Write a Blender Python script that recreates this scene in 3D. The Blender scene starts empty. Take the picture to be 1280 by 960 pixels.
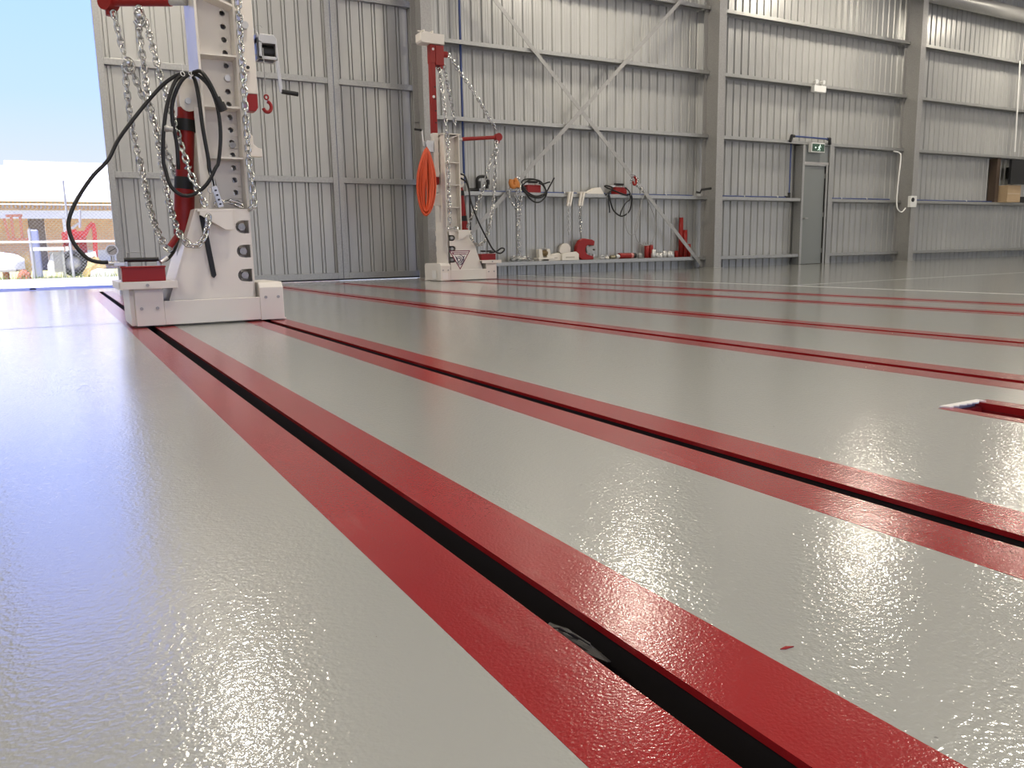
import bpy, math, random
from mathutils import Vector, Matrix
rnd = random.Random(7)
PI = math.pi
C = bpy.context.scene.collection

# ------------------------------------------------------------------ camera
F, YAW, PITCH, ROLL, EYE = 993.06, 0.515443, 0.168042, 0.0191906, 0.46
fw = Vector((math.sin(YAW)*math.cos(PITCH), math.cos(YAW)*math.cos(PITCH), -math.sin(PITCH)))
r0 = Vector((math.cos(YAW), -math.sin(YAW), 0)); d0 = fw.cross(r0)
rt = math.cos(ROLL)*r0 + math.sin(ROLL)*d0
dn = -math.sin(ROLL)*r0 + math.cos(ROLL)*d0
cam = bpy.data.cameras.new('camera'); co = bpy.data.objects.new('camera', cam); C.objects.link(co)
cam.sensor_width = 36; cam.lens = 36*F/1280; cam.clip_start = .02; cam.clip_end = 500
m = Matrix((rt, -dn, -fw)).transposed().to_4x4(); m.translation = (0, 0, EYE); co.matrix_world = m
bpy.context.scene.camera = co

def ray(x, y): return rt*((x-640)/F) + dn*((y-480)/F) + fw
def at(x, y, Y):                       # photo measurement -> point on the vertical plane y = Y
    d = ray(x, y); p = d*(Y/d.y); return Vector((p.x, p.y, p.z+EYE))
def fl(x, y, z=0):                     # photo measurement -> point on the floor
    d = ray(x, y); p = d*((z-EYE)/d.z); return Vector((p.x, p.y, p.z+EYE))

# ------------------------------------------------------------------ mesh builder
class MB:
    def __init__(s): s.v = []; s.f = []; s.sm = []
    def add(s, vs, fs, smooth=False):
        n = len(s.v); s.v += [Vector(p) for p in vs]
        s.f += [tuple(i+n for i in f) for f in fs]; s.sm += [smooth]*len(fs)
        return s
    def box(s, x0, x1, y0, y1, z0, z1, M=None):
        p = [Vector((x, y, z)) for z in (z0, z1) for y in (y0, y1) for x in (x0, x1)]
        if M is not None: p = [M @ q for q in p]
        return s.add(p, [(0,2,3,1),(4,5,7,6),(0,1,5,4),(2,6,7,3),(0,4,6,2),(1,3,7,5)])
    def beam(s, a, b, w, h, up=(0,0,1)):   # rectangular bar from a to b
        a, b = Vector(a), Vector(b); t = (b-a).normalized(); u = Vector(up)
        if abs(t.dot(u)) > .99: u = Vector((0,1,0))
        sx = t.cross(u).normalized()*w/2; sz = sx.cross(t).normalized()*h/2
        p = [q+i*sx+j*sz for q in (a, b) for i, j in ((-1,-1),(1,-1),(1,1),(-1,1))]
        return s.add(p, [(0,1,2,3),(7,6,5,4),(0,4,5,1),(1,5,6,2),(2,6,7,3),(3,7,4,0)])
    def prism(s, poly, axis, a, b):        # polygon in the plane across axis, extruded a..b
        def P(u, v, w): return {'y': (u, w, v), 'x': (w, u, v), 'z': (u, v, w)}[axis]
        n = len(poly)
        vs = [P(u, v, a) for u, v in poly]+[P(u, v, b) for u, v in poly]
        return s.add(vs, [tuple(range(n)), tuple(range(2*n-1, n-1, -1))]+[(i, i+n, (i+1) % n+n, (i+1) % n) for i in range(n)])
    def cyl(s, a, b, r, r2=None, n=16, caps=True, smooth=True):
        a, b = Vector(a), Vector(b); r2 = r if r2 is None else r2
        t = (b-a).normalized(); u = t.orthogonal().normalized(); w = t.cross(u)
        vs = []
        for q, R in ((a, r), (b, r2)):
            vs += [q+R*(math.cos(2*PI*i/n)*u+math.sin(2*PI*i/n)*w) for i in range(n)]
        s.add(vs, [(i, (i+1) % n, (i+1) % n+n, i+n) for i in range(n)], smooth)
        if caps: s.add(vs, [tuple(range(n-1, -1, -1)), tuple(range(n, 2*n))])
        return s
    def tube(s, pts, r, n=8, closed=False):
        pts = [Vector(p) for p in pts]; N = len(pts); vs = []; u = None
        for i, p in enumerate(pts):
            a = pts[i-1] if (i or closed) else p; b = pts[(i+1) % N] if (i < N-1 or closed) else p
            t = (b-a); t = t.normalized() if t.length > 1e-9 else Vector((0,0,1))
            u = t.orthogonal() if u is None else u-t*u.dot(t)
            u = u.normalized() if u.length > 1e-6 else t.orthogonal().normalized()
            w = t.cross(u)
            vs += [p+r*(math.cos(2*PI*k/n)*u+math.sin(2*PI*k/n)*w) for k in range(n)]
        fs = [(i*n+k, i*n+(k+1) % n, ((i+1) % N)*n+(k+1) % n, ((i+1) % N)*n+k) for i in range(N if closed else N-1) for k in range(n)]
        s.add(vs, fs, True)
        if not closed: s.add(vs, [tuple(range(n-1, -1, -1)), tuple(range((N-1)*n, N*n))])
        return s
    def lathe(s, prof, c=(0,0,0), axis='z', n=24, smooth=True):   # prof: (radius, height)
        c = Vector(c); vs = []
        for r, h in prof:
            for k in range(n):
                x, y = r*math.cos(2*PI*k/n), r*math.sin(2*PI*k/n)
                vs.append(c+Vector({'z': (x, y, h), 'y': (x, h, y), 'x': (h, x, y)}[axis]))
        return s.add(vs, [(i*n+k, i*n+(k+1) % n, (i+1)*n+(k+1) % n, (i+1)*n+k) for i in range(len(prof)-1) for k in range(n)], smooth)
    def ball(s, c, r, n=12, sc=(1,1,1)):
        c = Vector(c); vs = []; fs = []; mm = n//2
        for i in range(mm+1):
            a = PI*i/mm
            for k in range(n):
                b = 2*PI*k/n
                vs.append(c+Vector((r*sc[0]*math.sin(a)*math.cos(b), r*sc[1]*math.sin(a)*math.sin(b), r*sc[2]*math.cos(a))))
        return s.add(vs, [(i*n+k, i*n+(k+1) % n, (i+1)*n+(k+1) % n, (i+1)*n+k) for i in range(mm) for k in range(n)], True)
    def build(s, name, mat, parent=None, bevel=0):
        vs = s.v; loc = Vector((0,0,0))
        if parent is None and vs:
            lo = Vector([min(p[i] for p in vs) for i in range(3)]); hi = Vector([max(p[i] for p in vs) for i in range(3)])
            loc = Vector(((lo.x+hi.x)/2, (lo.y+hi.y)/2, lo.z)); vs = [p-loc for p in vs]
        me = bpy.data.meshes.new(name); me.from_pydata([tuple(p) for p in vs], [], s.f)
        me.polygons.foreach_set('use_smooth', s.sm); me.update()
        import bmesh
        bm = bmesh.new(); bm.from_mesh(me); bmesh.ops.recalc_face_normals(bm, faces=bm.faces); bm.to_mesh(me); bm.free()
        me.materials.append(mat)
        o = bpy.data.objects.new(name, me); C.objects.link(o); o.location = loc
        if parent: o.parent = parent
        if bevel:
            b = o.modifiers.new('edge', 'BEVEL'); b.width = bevel; b.segments = 2; b.limit_method = 'ANGLE'; b.angle_limit = .7
        return o

def tag(o, label, cat, group=None, kind=None):
    o['label'] = label; o['category'] = cat
    if group: o['group'] = group
    if kind: o['kind'] = kind
    return o
def thing(name, label, cat, loc=(0,0,0), rz=0, group=None, kind=None):
    o = bpy.data.objects.new(name, None); o.empty_display_size = .05; C.objects.link(o)
    o.location = loc; o.rotation_euler = (0, 0, rz)
    return tag(o, label, cat, group, kind)

def spline(pts, step=.02):             # Catmull-Rom through pts, resampled at equal steps
    P = [Vector(p) for p in pts]; P = [2*P[0]-P[1]]+P+[2*P[-1]-P[-2]]; out = []
    for i in range(1, len(P)-2):
        a, b, c, d = P[i-1:i+3]
        for k in range(16):
            t = k/16
            out.append(.5*((2*b)+(c-a)*t+(2*a-5*b+4*c-d)*t*t+(3*b-a-3*c+d)*t**3))
    out.append(P[-2]); res = [out[0]]; acc = 0
    for a, b in zip(out, out[1:]):
        L = (b-a).length
        if L < 1e-9: continue
        while acc+L >= step:
            a = a+(b-a)*((step-acc)/L); res.append(a.copy()); L = (b-a).length; acc = 0
            if L < 1e-9: break
        acc += L
    return res
def chain_mesh(mb, pts, pitch=.036, w=.0125, r=.0055, twist=.5, seg=10, ring=5):
    q = spline(pts, pitch); k = 0
    for a, b in zip(q, q[1:]):
        t = (b-a).normalized(); u = t.orthogonal().normalized(); u = (Vector((1,0,0))-t*t.x)
        u = u.normalized() if u.length > .1 else t.orthogonal().normalized()
        v = t.cross(u); ang = twist+(PI/2 if k % 2 else 0)+rnd.uniform(-.25, .25); k += 1
        s = math.cos(ang)*u+math.sin(ang)*v; c = (a+b)/2; h = pitch*.5+r*.9-w; loop = []
        for i in range(seg):
            th = 2*PI*i/seg+PI/seg
            loop.append(c+s*(w*math.cos(th))+t*(w*math.sin(th)+(h if math.sin(th) > 0 else -h)))
        mb.tube(loop, r, ring, True)
    return mb

# ------------------------------------------------------------------ materials
def mat(name, col, rough=.5, metal=0, noise=None, bump=None, spec=.5, coat=0, emit=None, alpha=None):
    M = bpy.data.materials.new(name); M.use_nodes = True; N = M.node_tree.nodes; L = M.node_tree.links
    b = N['Principled BSDF']
    b.inputs['Base Color'].default_value = (*col, 1); b.inputs['Roughness'].default_value = rough
    b.inputs['Metallic'].default_value = metal; b.inputs['Specular IOR Level'].default_value = spec
    b.inputs['Coat Weight'].default_value = coat; b.inputs['Coat Roughness'].default_value = .06
    tc = N.new('ShaderNodeTexCoord')
    if noise:                           # (scale, amount, second colour)
        n = N.new('ShaderNodeTexNoise'); n.inputs['Scale'].default_value = noise[0]; n.inputs['Detail'].default_value = 4
        mp = N.new('ShaderNodeMapping'); mp.inputs['Scale'].default_value = noise[3] if len(noise) > 3 else (1,1,1)
        L.new(tc.outputs['Object'], mp.inputs[0]); L.new(mp.outputs[0], n.inputs['Vector'])
        rp = N.new('ShaderNodeValToRGB'); rp.color_ramp.elements[0].position = .5-noise[1]/2; rp.color_ramp.elements[1].position = .5+noise[1]/2
        rp.color_ramp.elements[0].color = (*col, 1); rp.color_ramp.elements[1].color = (*noise[2], 1)
        L.new(n.outputs['Fac'], rp.inputs[0]); L.new(rp.outputs[0], b.inputs['Base Color'])
    if bump:                            # (scale, strength, distance)
        n = N.new('ShaderNodeTexNoise'); n.inputs['Scale'].default_value = bump[0]; n.inputs['Detail'].default_value = 1.5
        L.new(tc.outputs['Object'], n.inputs['Vector'])
        bp = N.new('ShaderNodeBump'); bp.inputs['Strength'].default_value = bump[1]; bp.inputs['Distance'].default_value = bump[2]
        L.new(n.outputs['Fac'], bp.inputs['Height']); L.new(bp.outputs[0], b.inputs['Normal']); L.new(bp.outputs[0], b.inputs['Coat Normal'])
    if emit:
        b.inputs['Emission Color'].default_value = (*emit[0], 1); b.inputs['Emission Strength'].default_value = emit[1]
    return M
FLOOR = mat('floor_epoxy', (.385,.392,.352), .3, spec=.25, bump=(150, 1, .00072), noise=(.9, .5, (.41,.415,.376)), coat=1)
RED = mat('rail_red', (.31,.013,.015), .2, bump=(230, 1, .0004), noise=(2.2, .35, (.36,.016,.018)), coat=.25)
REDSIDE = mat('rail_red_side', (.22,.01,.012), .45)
BLACK = mat('slot_black', (.012,.009,.008), .7)
ZINC = mat('galvanised_sheet', (.42,.42,.405), .36, .4, noise=(3, .5, (.475,.475,.46), (1,1,.15)))
STEEL = mat('galvanised_steel', (.36,.36,.35), .42, .65, noise=(45, .35, (.43,.43,.42)))
STEELD = mat('galvanised_column', (.32,.315,.305), .42, .35, noise=(60, .35, (.39,.385,.375)))
CREAM = mat('cream_paint', (.79,.745,.675), .34, noise=(3, .6, (.75,.705,.635)))
TRED = mat('tower_red', (.27,.012,.010), .36, spec=.35)
BLK = mat('black_rubber', (.007,.007,.007), .5)
CHAIN = mat('zinc_chain', (.60,.60,.58), .2, 1)
CHROME = mat('chrome', (.62,.60,.57), .32, 1)
GREYM = mat('winch_grey', (.55,.55,.55), .35, .6)
HOSE = mat('hose_black', (.006,.0055,.005), .42)
ORANGE = mat('orange_hose', (.72,.10,.03), .42)
ORHOOK = mat('orange_hook', (.55,.20,.04), .45)
BLUE = mat('blue_pipe', (.03,.06,.20), .35)
DOORG = mat('door_grey', (.20,.215,.215), .42)
WHITE = mat('white_plastic', (.78,.78,.76), .4)
TV = mat('screen_black', (.006,.006,.007), .25)
CARD = mat('cardboard', (.46,.33,.20), .8, noise=(8, .5, (.42,.30,.18)))
BROWN = mat('brown_board', (.07,.045,.03), .6)
GREEN = mat('sign_green', (.03,.075,.05), .4, emit=((.03,.07,.045), .15))
GLOW = mat('sign_white', (.8,.9,.85), .4, emit=((.75,.95,.85), .7))
LENS = mat('lamp_lens', (.9,.9,.88), .5, emit=((1,.905,.75), 111))
LAMPB = mat('lamp_housing', (.05,.05,.05), .5)
ROOF = mat('roof_sheet', (.42,.42,.41), .4, .5)
LINE = mat('line_white', (.75,.75,.72), .3)
JOINT = mat('floor_joint', (.20,.20,.19), .5)
CONC = mat('apron_concrete', (.52,.51,.48), .8, noise=(1.2, .5, (.47,.46,.43)))
GRASS = mat('dry_grass', (.30,.30,.10), .9, noise=(3, .5, (.42,.38,.20)))
LEAF = mat('leaf_green', (.13,.22,.05), .8)
DRYL = mat('dry_plants', (.40,.30,.13), .9)
RUSTY = mat('rusty_brown', (.34,.13,.08), .9)
WHT = mat('outdoor_white', (.80,.80,.78), .6)
OUTRED = mat('machine_red', (.45,.04,.035), .55)
TYRE = mat('tyre', (.03,.03,.03), .8)
WIRE = mat('fence_wire', (.42,.43,.43), .5, .5)
GLASSD = mat('dark_opening', (.26,.22,.22), .5)
STICK = mat('sticker', (.82,.80,.76), .5)
LOGOR = mat('logo_maroon', (.20,.02,.06), .5)
LOGOD = mat('logo_dark', (.06,.035,.08), .5)
SCRAP = mat('scrap_grey', (.05,.047,.042), .6)
# faint pale scuffs on the rail paint, fine dark grit on the floor
def speck(M, scale, lo, hi, col, amt, stretch=(1,1,1)):
    N = M.node_tree.nodes; L = M.node_tree.links; b = N['Principled BSDF']; src = b.inputs['Base Color'].links[0].from_socket
    tc = N.new('ShaderNodeTexCoord'); mp = N.new('ShaderNodeMapping'); mp.inputs['Scale'].default_value = stretch
    n = N.new('ShaderNodeTexNoise'); n.inputs['Scale'].default_value = scale; n.inputs['Detail'].default_value = 5
    r = N.new('ShaderNodeMapRange'); r.inputs['From Min'].default_value = lo; r.inputs['From Max'].default_value = hi; r.inputs['To Max'].default_value = amt
    mx = N.new('ShaderNodeMix'); mx.data_type = 'RGBA'; mx.inputs[7].default_value = (*col, 1)
    L.new(tc.outputs['Object'], mp.inputs[0]); L.new(mp.outputs[0], n.inputs['Vector']); L.new(n.outputs['Fac'], r.inputs['Value'])
    L.new(r.outputs[0], mx.inputs[0]); L.new(src, mx.inputs[6]); L.new(mx.outputs[2], b.inputs['Base Color'])
speck(RED, 6, .58, .74, (.50,.16,.15), .2, (3, .6, 1))
speck(FLOOR, 60, .745, .76, (.16,.16,.15), .8)
# bricks
BRICK = bpy.data.materials.new('brick'); BRICK.use_nodes = True
_n = BRICK.node_tree.nodes; _l = BRICK.node_tree.links
_b = _n.new('ShaderNodeTexBrick'); _tc = _n.new('ShaderNodeTexCoord'); _mp = _n.new('ShaderNodeMapping')
_mp.inputs['Rotation'].default_value = (PI/2, 0, 0)
_b.inputs['Color1'].default_value = (.74,.46,.30,1); _b.inputs['Color2'].default_value = (.68,.40,.25,1); _b.inputs['Mortar'].default_value = (.72,.6,.48,1)
_b.inputs['Scale'].default_value = 1; _b.inputs['Brick Width'].default_value = .24; _b.inputs['Row Height'].default_value = .086; _b.inputs['Mortar Size'].default_value = .01
_l.new(_tc.outputs['Object'], _mp.inputs[0]); _l.new(_mp.outputs[0], _b.inputs['Vector']); _l.new(_b.outputs[0], _n['Principled BSDF'].inputs['Base Color'])
_n['Principled BSDF'].inputs['Roughness'].default_value = .9

# ------------------------------------------------------------------ floor and floor rails
XL, XR, YB, YW, YOUT = -9.0, 34.0, -6.0, 12.75, 13.35
RAILS = [(.515, 12.15), (1.255, 12.15), (2.71, 12.0), (3.755, 11.85), (5.24, 12.0), (5.98, 12.0)]
RW, SW = .143, .0265
PIT = (2.098, 2.335, -3.0, 1.30)
YR = -3.0
mb = MB()
def quad(x0, x1, y0, y1, z=0): mb.add([(x0,y0,z),(x1,y0,z),(x1,y1,z),(x0,y1,z)], [(0,1,2,3)])
def slab(x0, x1, y0, y1): mb.box(x0, x1, y0, y1, -.15, 0)
slab(XL, XR, YB, YR)
cuts = [XL]+[x for c, _ in RAILS for x in (c-RW, c+RW)]+[XR]
for i in range(0, len(cuts), 2):
    a, b = cuts[i], cuts[i+1]
    if a < PIT[0] < b:
        slab(a, PIT[0], YR, 12.15); slab(PIT[1], b, YR, 12.15); slab(PIT[0], PIT[1], PIT[3], 12.15)
    else: slab(a, b, YR, 12.15)
for c, ye in RAILS:
    if ye < 12.15: slab(c-RW, c+RW, ye, 12.15)
slab(XL, XR, 12.15, YOUT)
fo = mb.build('floor', FLOOR); tag(fo, 'glossy light grey epoxy floor of the workshop', 'floor', kind='structure')
# flat-topped slabs share seams only where something divides them
order = ['first red floor rail from the left, with dark scrap in its slot',
         'second red floor rail, under the right end of the near cream tower',
         'third red floor rail from the left, just beyond the short red pit',
         'fourth red floor rail from the left, second one beyond the red pit',
         'fifth red floor rail, under the left side of the far tower',
         'sixth red floor rail, the farthest one, under right side of far tower']
for i, (c, ye) in enumerate(RAILS):
    t = thing('floor_rail', order[i], 'floor rail', (c, YR, 0), group='red slotted rails set in the floor')
    L = ye-YR
    MB().box(-RW, -SW, 0, L, -.009, .0004).build('rail_plate', RED, t)
    MB().box(SW, RW, 0, L, -.009, .0004).build('rail_plate', RED, t)
    ch = MB(); ch.box(-RW, -SW-.004, 0, L, -.13, -.0092); ch.box(SW+.004, RW, 0, L, -.13, -.0092); ch.box(-RW, RW, 0, L, -.149, -.13); ch.box(-SW, SW, L-.03, L, -.13, -.001)
    ch.build('rail_channel', BLACK, t)
t = thing('floor_pit', 'short red-lined open pit in the floor at the right edge', 'pit', (PIT[0], PIT[2], 0))
w = PIT[1]-PIT[0]; L = PIT[3]-PIT[2]
p = MB(); p.box(0, .045, 0, L, -.02, .0005); p.box(w-.06, w, 0, L, -.02, .0005); p.build('pit_edge', RED, t)
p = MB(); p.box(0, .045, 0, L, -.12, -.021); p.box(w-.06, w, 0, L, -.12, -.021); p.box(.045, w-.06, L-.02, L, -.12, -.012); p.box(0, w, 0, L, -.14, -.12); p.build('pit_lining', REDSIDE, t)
# chipped concrete lip at the pit's far end
p = MB(); e = []
n = 14
for i in range(n+1): e.append((PIT[0]+.03+(w-.07)*i/n, PIT[3]-.008+rnd.uniform(-.014, .006)))
poly = e+[(PIT[1]-.04, PIT[3]+.008), (PIT[0]+.02, PIT[3]+.01)]
p.prism(poly, 'z', .0005, .004); tag(p.build('chipped_lip', STICK), 'pale chipped lip of bare concrete at the end of the red pit', 'chipped concrete', kind='structure')
# painted line and saw cuts
tag(MB().box(7.10, 7.135, YR, 12.3, .0003, .0012).build('trim_1', LINE), 'thin white line painted along the floor behind the last red rail', 'floor line', kind='structure')
yj = fl(0, 412).y
tag(MB().box(XL, RAILS[0][0]-RW, yj-.003, yj+.003, .0003, .001).build('trim_2', JOINT), 'saw cut across the floor left of the near tower', 'floor joint', kind='structure')
yj = fl(1200, 345).y
tag(MB().box(7.2, XR, yj-.004, yj+.004, .0003, .001).build('trim_3', LINE), 'faint pale joint across the far floor', 'floor joint', kind='structure')
# scrap in the slot, red fleck
q = fl(722, 786); p = MB(); pts = [(-.03,.035),(-.012,.045),(0,.02),(.012,-.005),(.018,-.045),(.005,-.05),(-.004,-.012),(-.018,.008),(-.028,.012)]
top = [(q.x+x*.75, q.y+y*1.1, -.016+.009*math.sin(30*x+60*y)) for x, y in pts]
N = len(top); p.add(top+[(x, y, z-.0012) for x, y, z in top], [tuple(range(N)), tuple(range(2*N-1, N-1, -1))]+[(i, (i+1) % N, (i+1) % N+N, i+N) for i in range(N)])
for k in range(2): p.tube([(q.x-.02+.009*k, q.y+.045-.02*k, -.012+.004*(k % 2)), (q.x-.012+.008*k, q.y+.02-.018*k, -.004-.003*(k % 2)), (q.x+.002+.004*k, q.y-.018*k, -.014)], .0016, 5)
tag(p.build('crumpled_scrap', SCRAP), 'crumpled dark scrap caught in the nearest rail slot', 'scrap')
q = fl(983, 811); tag(MB().prism([(q.x-.008,q.y+.002),(q.x+.002,q.y+.003),(q.x+.01,q.y-.002),(q.x-.002,q.y-.001)], 'z', .0003, .0016).build('paint_fleck', RED), 'tiny red paint fleck on the grey floor near the front', 'paint fleck')

# ------------------------------------------------------------------ building shell
def sheet(x0, x1, z0, z1, y, pitch=.2036, phase=.03, wide=.036, deep=.028, sl=.012, twin=False):
    """ribbed sheet seen from inside, ribs pressed outwards"""
    pts = [(x0, y)]; k = math.floor((x0-phase)/pitch)
    while phase+k*pitch < x1+pitch:
        c = phase+k*pitch
        prof = ((-.036,0),(-.034,.03),(-.02,.03),(-.017,0),(.017,0),(.02,.03),(.034,.03),(.036,0)) if twin else ((-wide/2-sl,0),(-wide/2,deep),(wide/2,deep),(wide/2+sl,0))
        for dx, dy in prof+(() if twin else ((pitch*.36,0),(pitch*.36+.004,.0035),(pitch*.36+.012,.0035),(pitch*.36+.016,0),(pitch*.6,0),(pitch*.6+.004,.0035),(pitch*.6+.012,.0035),(pitch*.6+.016,0))):
            if x0 < c+dx < x1: pts.append((c+dx, y+dy))
        k += 1
    pts.append((x1, y)); mb = MB(); n = len(pts)
    mb.add([(x, yy, z0) for x, yy in pts]+[(x, yy, z1) for x, yy in pts], [(i, i+1, i+1+n, i+n) for i in range(n-1)])
    return mb
EAVE = 7.2
COLX = [-7.1, 5.47, 11.77, 18.07, 24.37, 30.67]
w = sheet(5.55, XR, 0, EAVE, YW, .2036, .03, .034, .028, .017); tag(w.build('wall_back', ZINC), 'ribbed galvanised back wall behind the far tower', 'wall', kind='structure')
w = MB(); w.box(-1.3-6.0, 5.55, YW, YW+.06, 5.9, EAVE); tag(w.build('wall_header', ZINC), 'header above the sliding doors', 'wall', kind='structure')
tag(MB().box(XL, -7.0, YW, YW+.06, 0, EAVE).build('wall_front', ZINC), 'wall beyond the doorway left of the opening', 'wall', kind='structure')
tag(MB().box(XL-.06, XL, YB, YW, 0, EAVE).build('wall_left', ZINC), 'left side wall', 'wall', kind='structure')
tag(MB().box(XR, XR+.06, YB, YW, 0, EAVE).build('wall_right', ZINC), 'right end wall', 'wall', kind='structure')
tag(MB().box(XL, XR, YB-.06, YB, 3.6, EAVE).box(XL, -8, YB-.06, YB, 0, 3.6).box(32.5, XR, YB-.06, YB, 0, 3.6).build('wall_rear', ZINC), 'unseen rear wall behind the camera, opened below to add frontal light', 'wall', kind='structure')  # rear opening added for frontal light; low header keeps out blue sky
for cx in (5.47, 18.07): tag(MB().box(cx-.1, cx+.1, YB+.01, YB+.25, 0, EAVE).build('column', STEELD), 'steel post of the added rear opening %s' % ('left' if cx < 10 else 'right'), 'column', 'rear posts', 'structure')
tag(MB().box(-40, 60, -45, YB, -.06, -.002).build('ground_bounce', CONC), 'unseen concrete ground added behind the camera to bounce sunlight inside', 'ground', kind='structure')  # unseen ground added to throw sunlight in through the rear opening
rf = MB().box(XL, XR, YB, YOUT, EAVE, EAVE+.06)
tag(rf.build('ceiling', ROOF), 'metal roof sheeting overhead', 'ceiling', kind='structure')
for i, cx in enumerate(COLX):
    c = MB(); c.box(cx-.095, cx+.095, 12.17, 12.186, 0, 6.3); c.box(cx-.095, cx+.095, 12.58, 12.596, 0, 6.3); c.box(cx-.006, cx+.006, 12.186, 12.58, 0, 6.3)
    c.box(cx-.12, cx+.12, 12.14, 12.62, 0, .012)
    for z in (1.43, 2.65, 3.87, 5.09):
        c.box(cx-.09, cx-.006, 12.56, 12.58, z-.1, z+.1)
    nm = ['beyond the doorway', 'behind the far tower at the sliding door', 'between cross-braced bay and exit door', 'right of the exit door under the round beam', 'at the right edge by the cardboard box', 'beyond the right edge'][i]
    tag(c.build('column', STEELD, None, .003), 'galvanised I-section column '+nm, 'column', 'wall columns', 'structure')
GZ = [.235, 1.455, 2.675, 3.90, 5.11]
names = ['lowest', 'second', 'third', 'fourth', 'topmost']
for bi, (a, b) in enumerate(zip(COLX[1:], COLX[2:])):
    for gi, z in enumerate(GZ):
        segs = [(a+.02, b-.02)] if not (bi == 1 and gi < 2) else [(a+.02, 14.52), (15.50, b-.02)]
        for si, (x0, x1) in enumerate(segs):
            g = MB(); g.box(x0, x1, 12.50, 12.74, z-.004, z); g.box(x0, x1, 12.50, 12.504, z-.07, z-.004); g.box(x0, x1, 12.50, 12.52, z-.07, z-.066); g.box(x0, x1, 12.736, 12.74, z-.07, z-.004)
            where = ['cross-braced bay', 'exit door bay', 'bay under the round beam', 'last bay'][bi]
            side = '' if len(segs) == 1 else (' left of the exit door', ' right of the exit door')[si]
            tag(g.build('girt', STEEL), f'{names[gi]} galvanised wall girt in the {where}{side}', 'girt', 'wall girts', 'structure')
# round eave beam
p = MB(); p.cyl((18.3, 12.35, 6.16), (XR, 12.35, 6.16), .17, n=24); tag(p.build('eave_beam', STEELD), 'thick round steel beam along the top right of the wall', 'beam', kind='structure')
p = MB(); p.box(17.6, 18.35, 12.16, 12.19, 5.95, 6.3); tag(p.build('beam_bracket', STEELD), 'flat plate joining the column head to the round beam', 'bracket', kind='structure')
# cross braces
def strap(name, a, b, label):
    a, b = Vector(a), Vector(b); t = (b-a).normalized(); s = Vector((t.z, 0, -t.x))*.036
    vs = []
    for y in (0, .006):
        vs += [q+k*s+Vector((0,y,0)) for q in (a, b) for k in (-1, 1)]
    o = MB().add(vs, [(0,1,3,2),(4,6,7,5),(0,4,5,1),(2,3,7,6),(0,2,6,4),(1,5,7,3)]).build(name, STEELD)
    tag(o, label, 'brace', 'wall cross braces', 'structure')
def ext(a, b, k): return a+(b-a)*k
A0, A1 = at(619, 0, 12.46), at(877, 331, 12.46)
strap('cross_brace', ext(A1, A0, 1.3), A1, 'flat steel brace falling from upper left to the foot of the middle column')
B0, B1 = at(590, 290, 12.44), at(852, 0, 12.44)
strap('cross_brace', ext(B1, B0, 1.14), ext(B0, B1, 1.12), 'flat steel brace rising from behind the far tower to the upper right')

# sliding doors
def sliding_door(name, x0, x1, y, label, rails, hinge=None):
    t = thing(name, label, 'sliding door', ((x0+x1)/2, y, 0), kind='structure', group='sliding doors')
    h = (x1-x0)/2; top = 6.3
    s = sheet(-h+.02, h-.02, .08, top, .06, .2085, (3.028-(x0+x1)/2) % .2085, twin=True); s.build('door_sheet', ZINC, t)
    for sx in (-1, 1):
        MB().box(min(sx*h, sx*(h-.085)), max(sx*h, sx*(h-.085)), -.02, .055, .03, top).build('door_stile', STEEL, t, .004)
    for z in rails: MB().box(-h+.085, h-.085, -.015, .055, z-.045, z+.045).build('door_rail', STEEL, t, .004)
    MB().box(-h+.085, h-.085, -.02, .055, .03, .13).build('bottom_rail', STEEL, t, .004)
    MB().box(-h, h, 0, .05, .006, .03).build('rubber_seal', BLK, t)
    return t
YD = 12.95
DX0 = .80
sliding_door('door_1', DX0, 4.155, YD, 'wide ribbed sliding door leaf behind the near cream tower', (1.62, 3.16, 4.8))
sliding_door('door_2', 4.165, 5.62, YD, 'narrow ribbed sliding door leaf beside the far tower', (1.62, 3.16, 4.47, 5.6))
sliding_door('door_4', -5.2, -1.25, YD, 'sliding door leaf left of the opening', (1.62, 3.16, 4.8))

# exit door
t = thing('door_3', 'plain grey exit door under the green sign', 'door', (15.0, 12.5, 0), kind='structure')
MB().box(-.40, .305, .03, .075, .008, 2.16).build('door_leaf', DOORG, t, .002)
f = MB(); f.box(-.47, -.405, -.02, .20, 0, 2.60); f.box(.31, .36, -.02, .2, 0, 2.2); f.box(.40, .54, -.02, .2, 0, 2.64); f.box(-.405, .31, -.0, .2, 2.165, 2.20); f.build('door_frame', STEEL, t, .003)
MB().box(-.405, .40, .03, .06, 2.24, 2.60).build('over_panel', DOORG, t)
MB().box(-.405, .42, .0, .05, 2.20, 2.245).build('drip_flashing', CHROME, t)
hd = MB(); hd.cyl((-.34, .03, 1.02), (-.34, -.03, 1.02), .012, n=10); hd.beam((-.34, -.03, 1.02), (-.25, -.03, 1.02), .018, .018); hd.build('door_handle', STEELD, t)
hg = MB()
for z in (.3, 1.1, 1.95): hg.cyl((.308, .02, z-.05), (.308, .02, z+.05), .009, n=8)
hg.build('hinge', STEELD, t)
MB().box(.308, .312, -.0, .03, .01, 2.16).build('door_gap', BLK, t)

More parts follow.
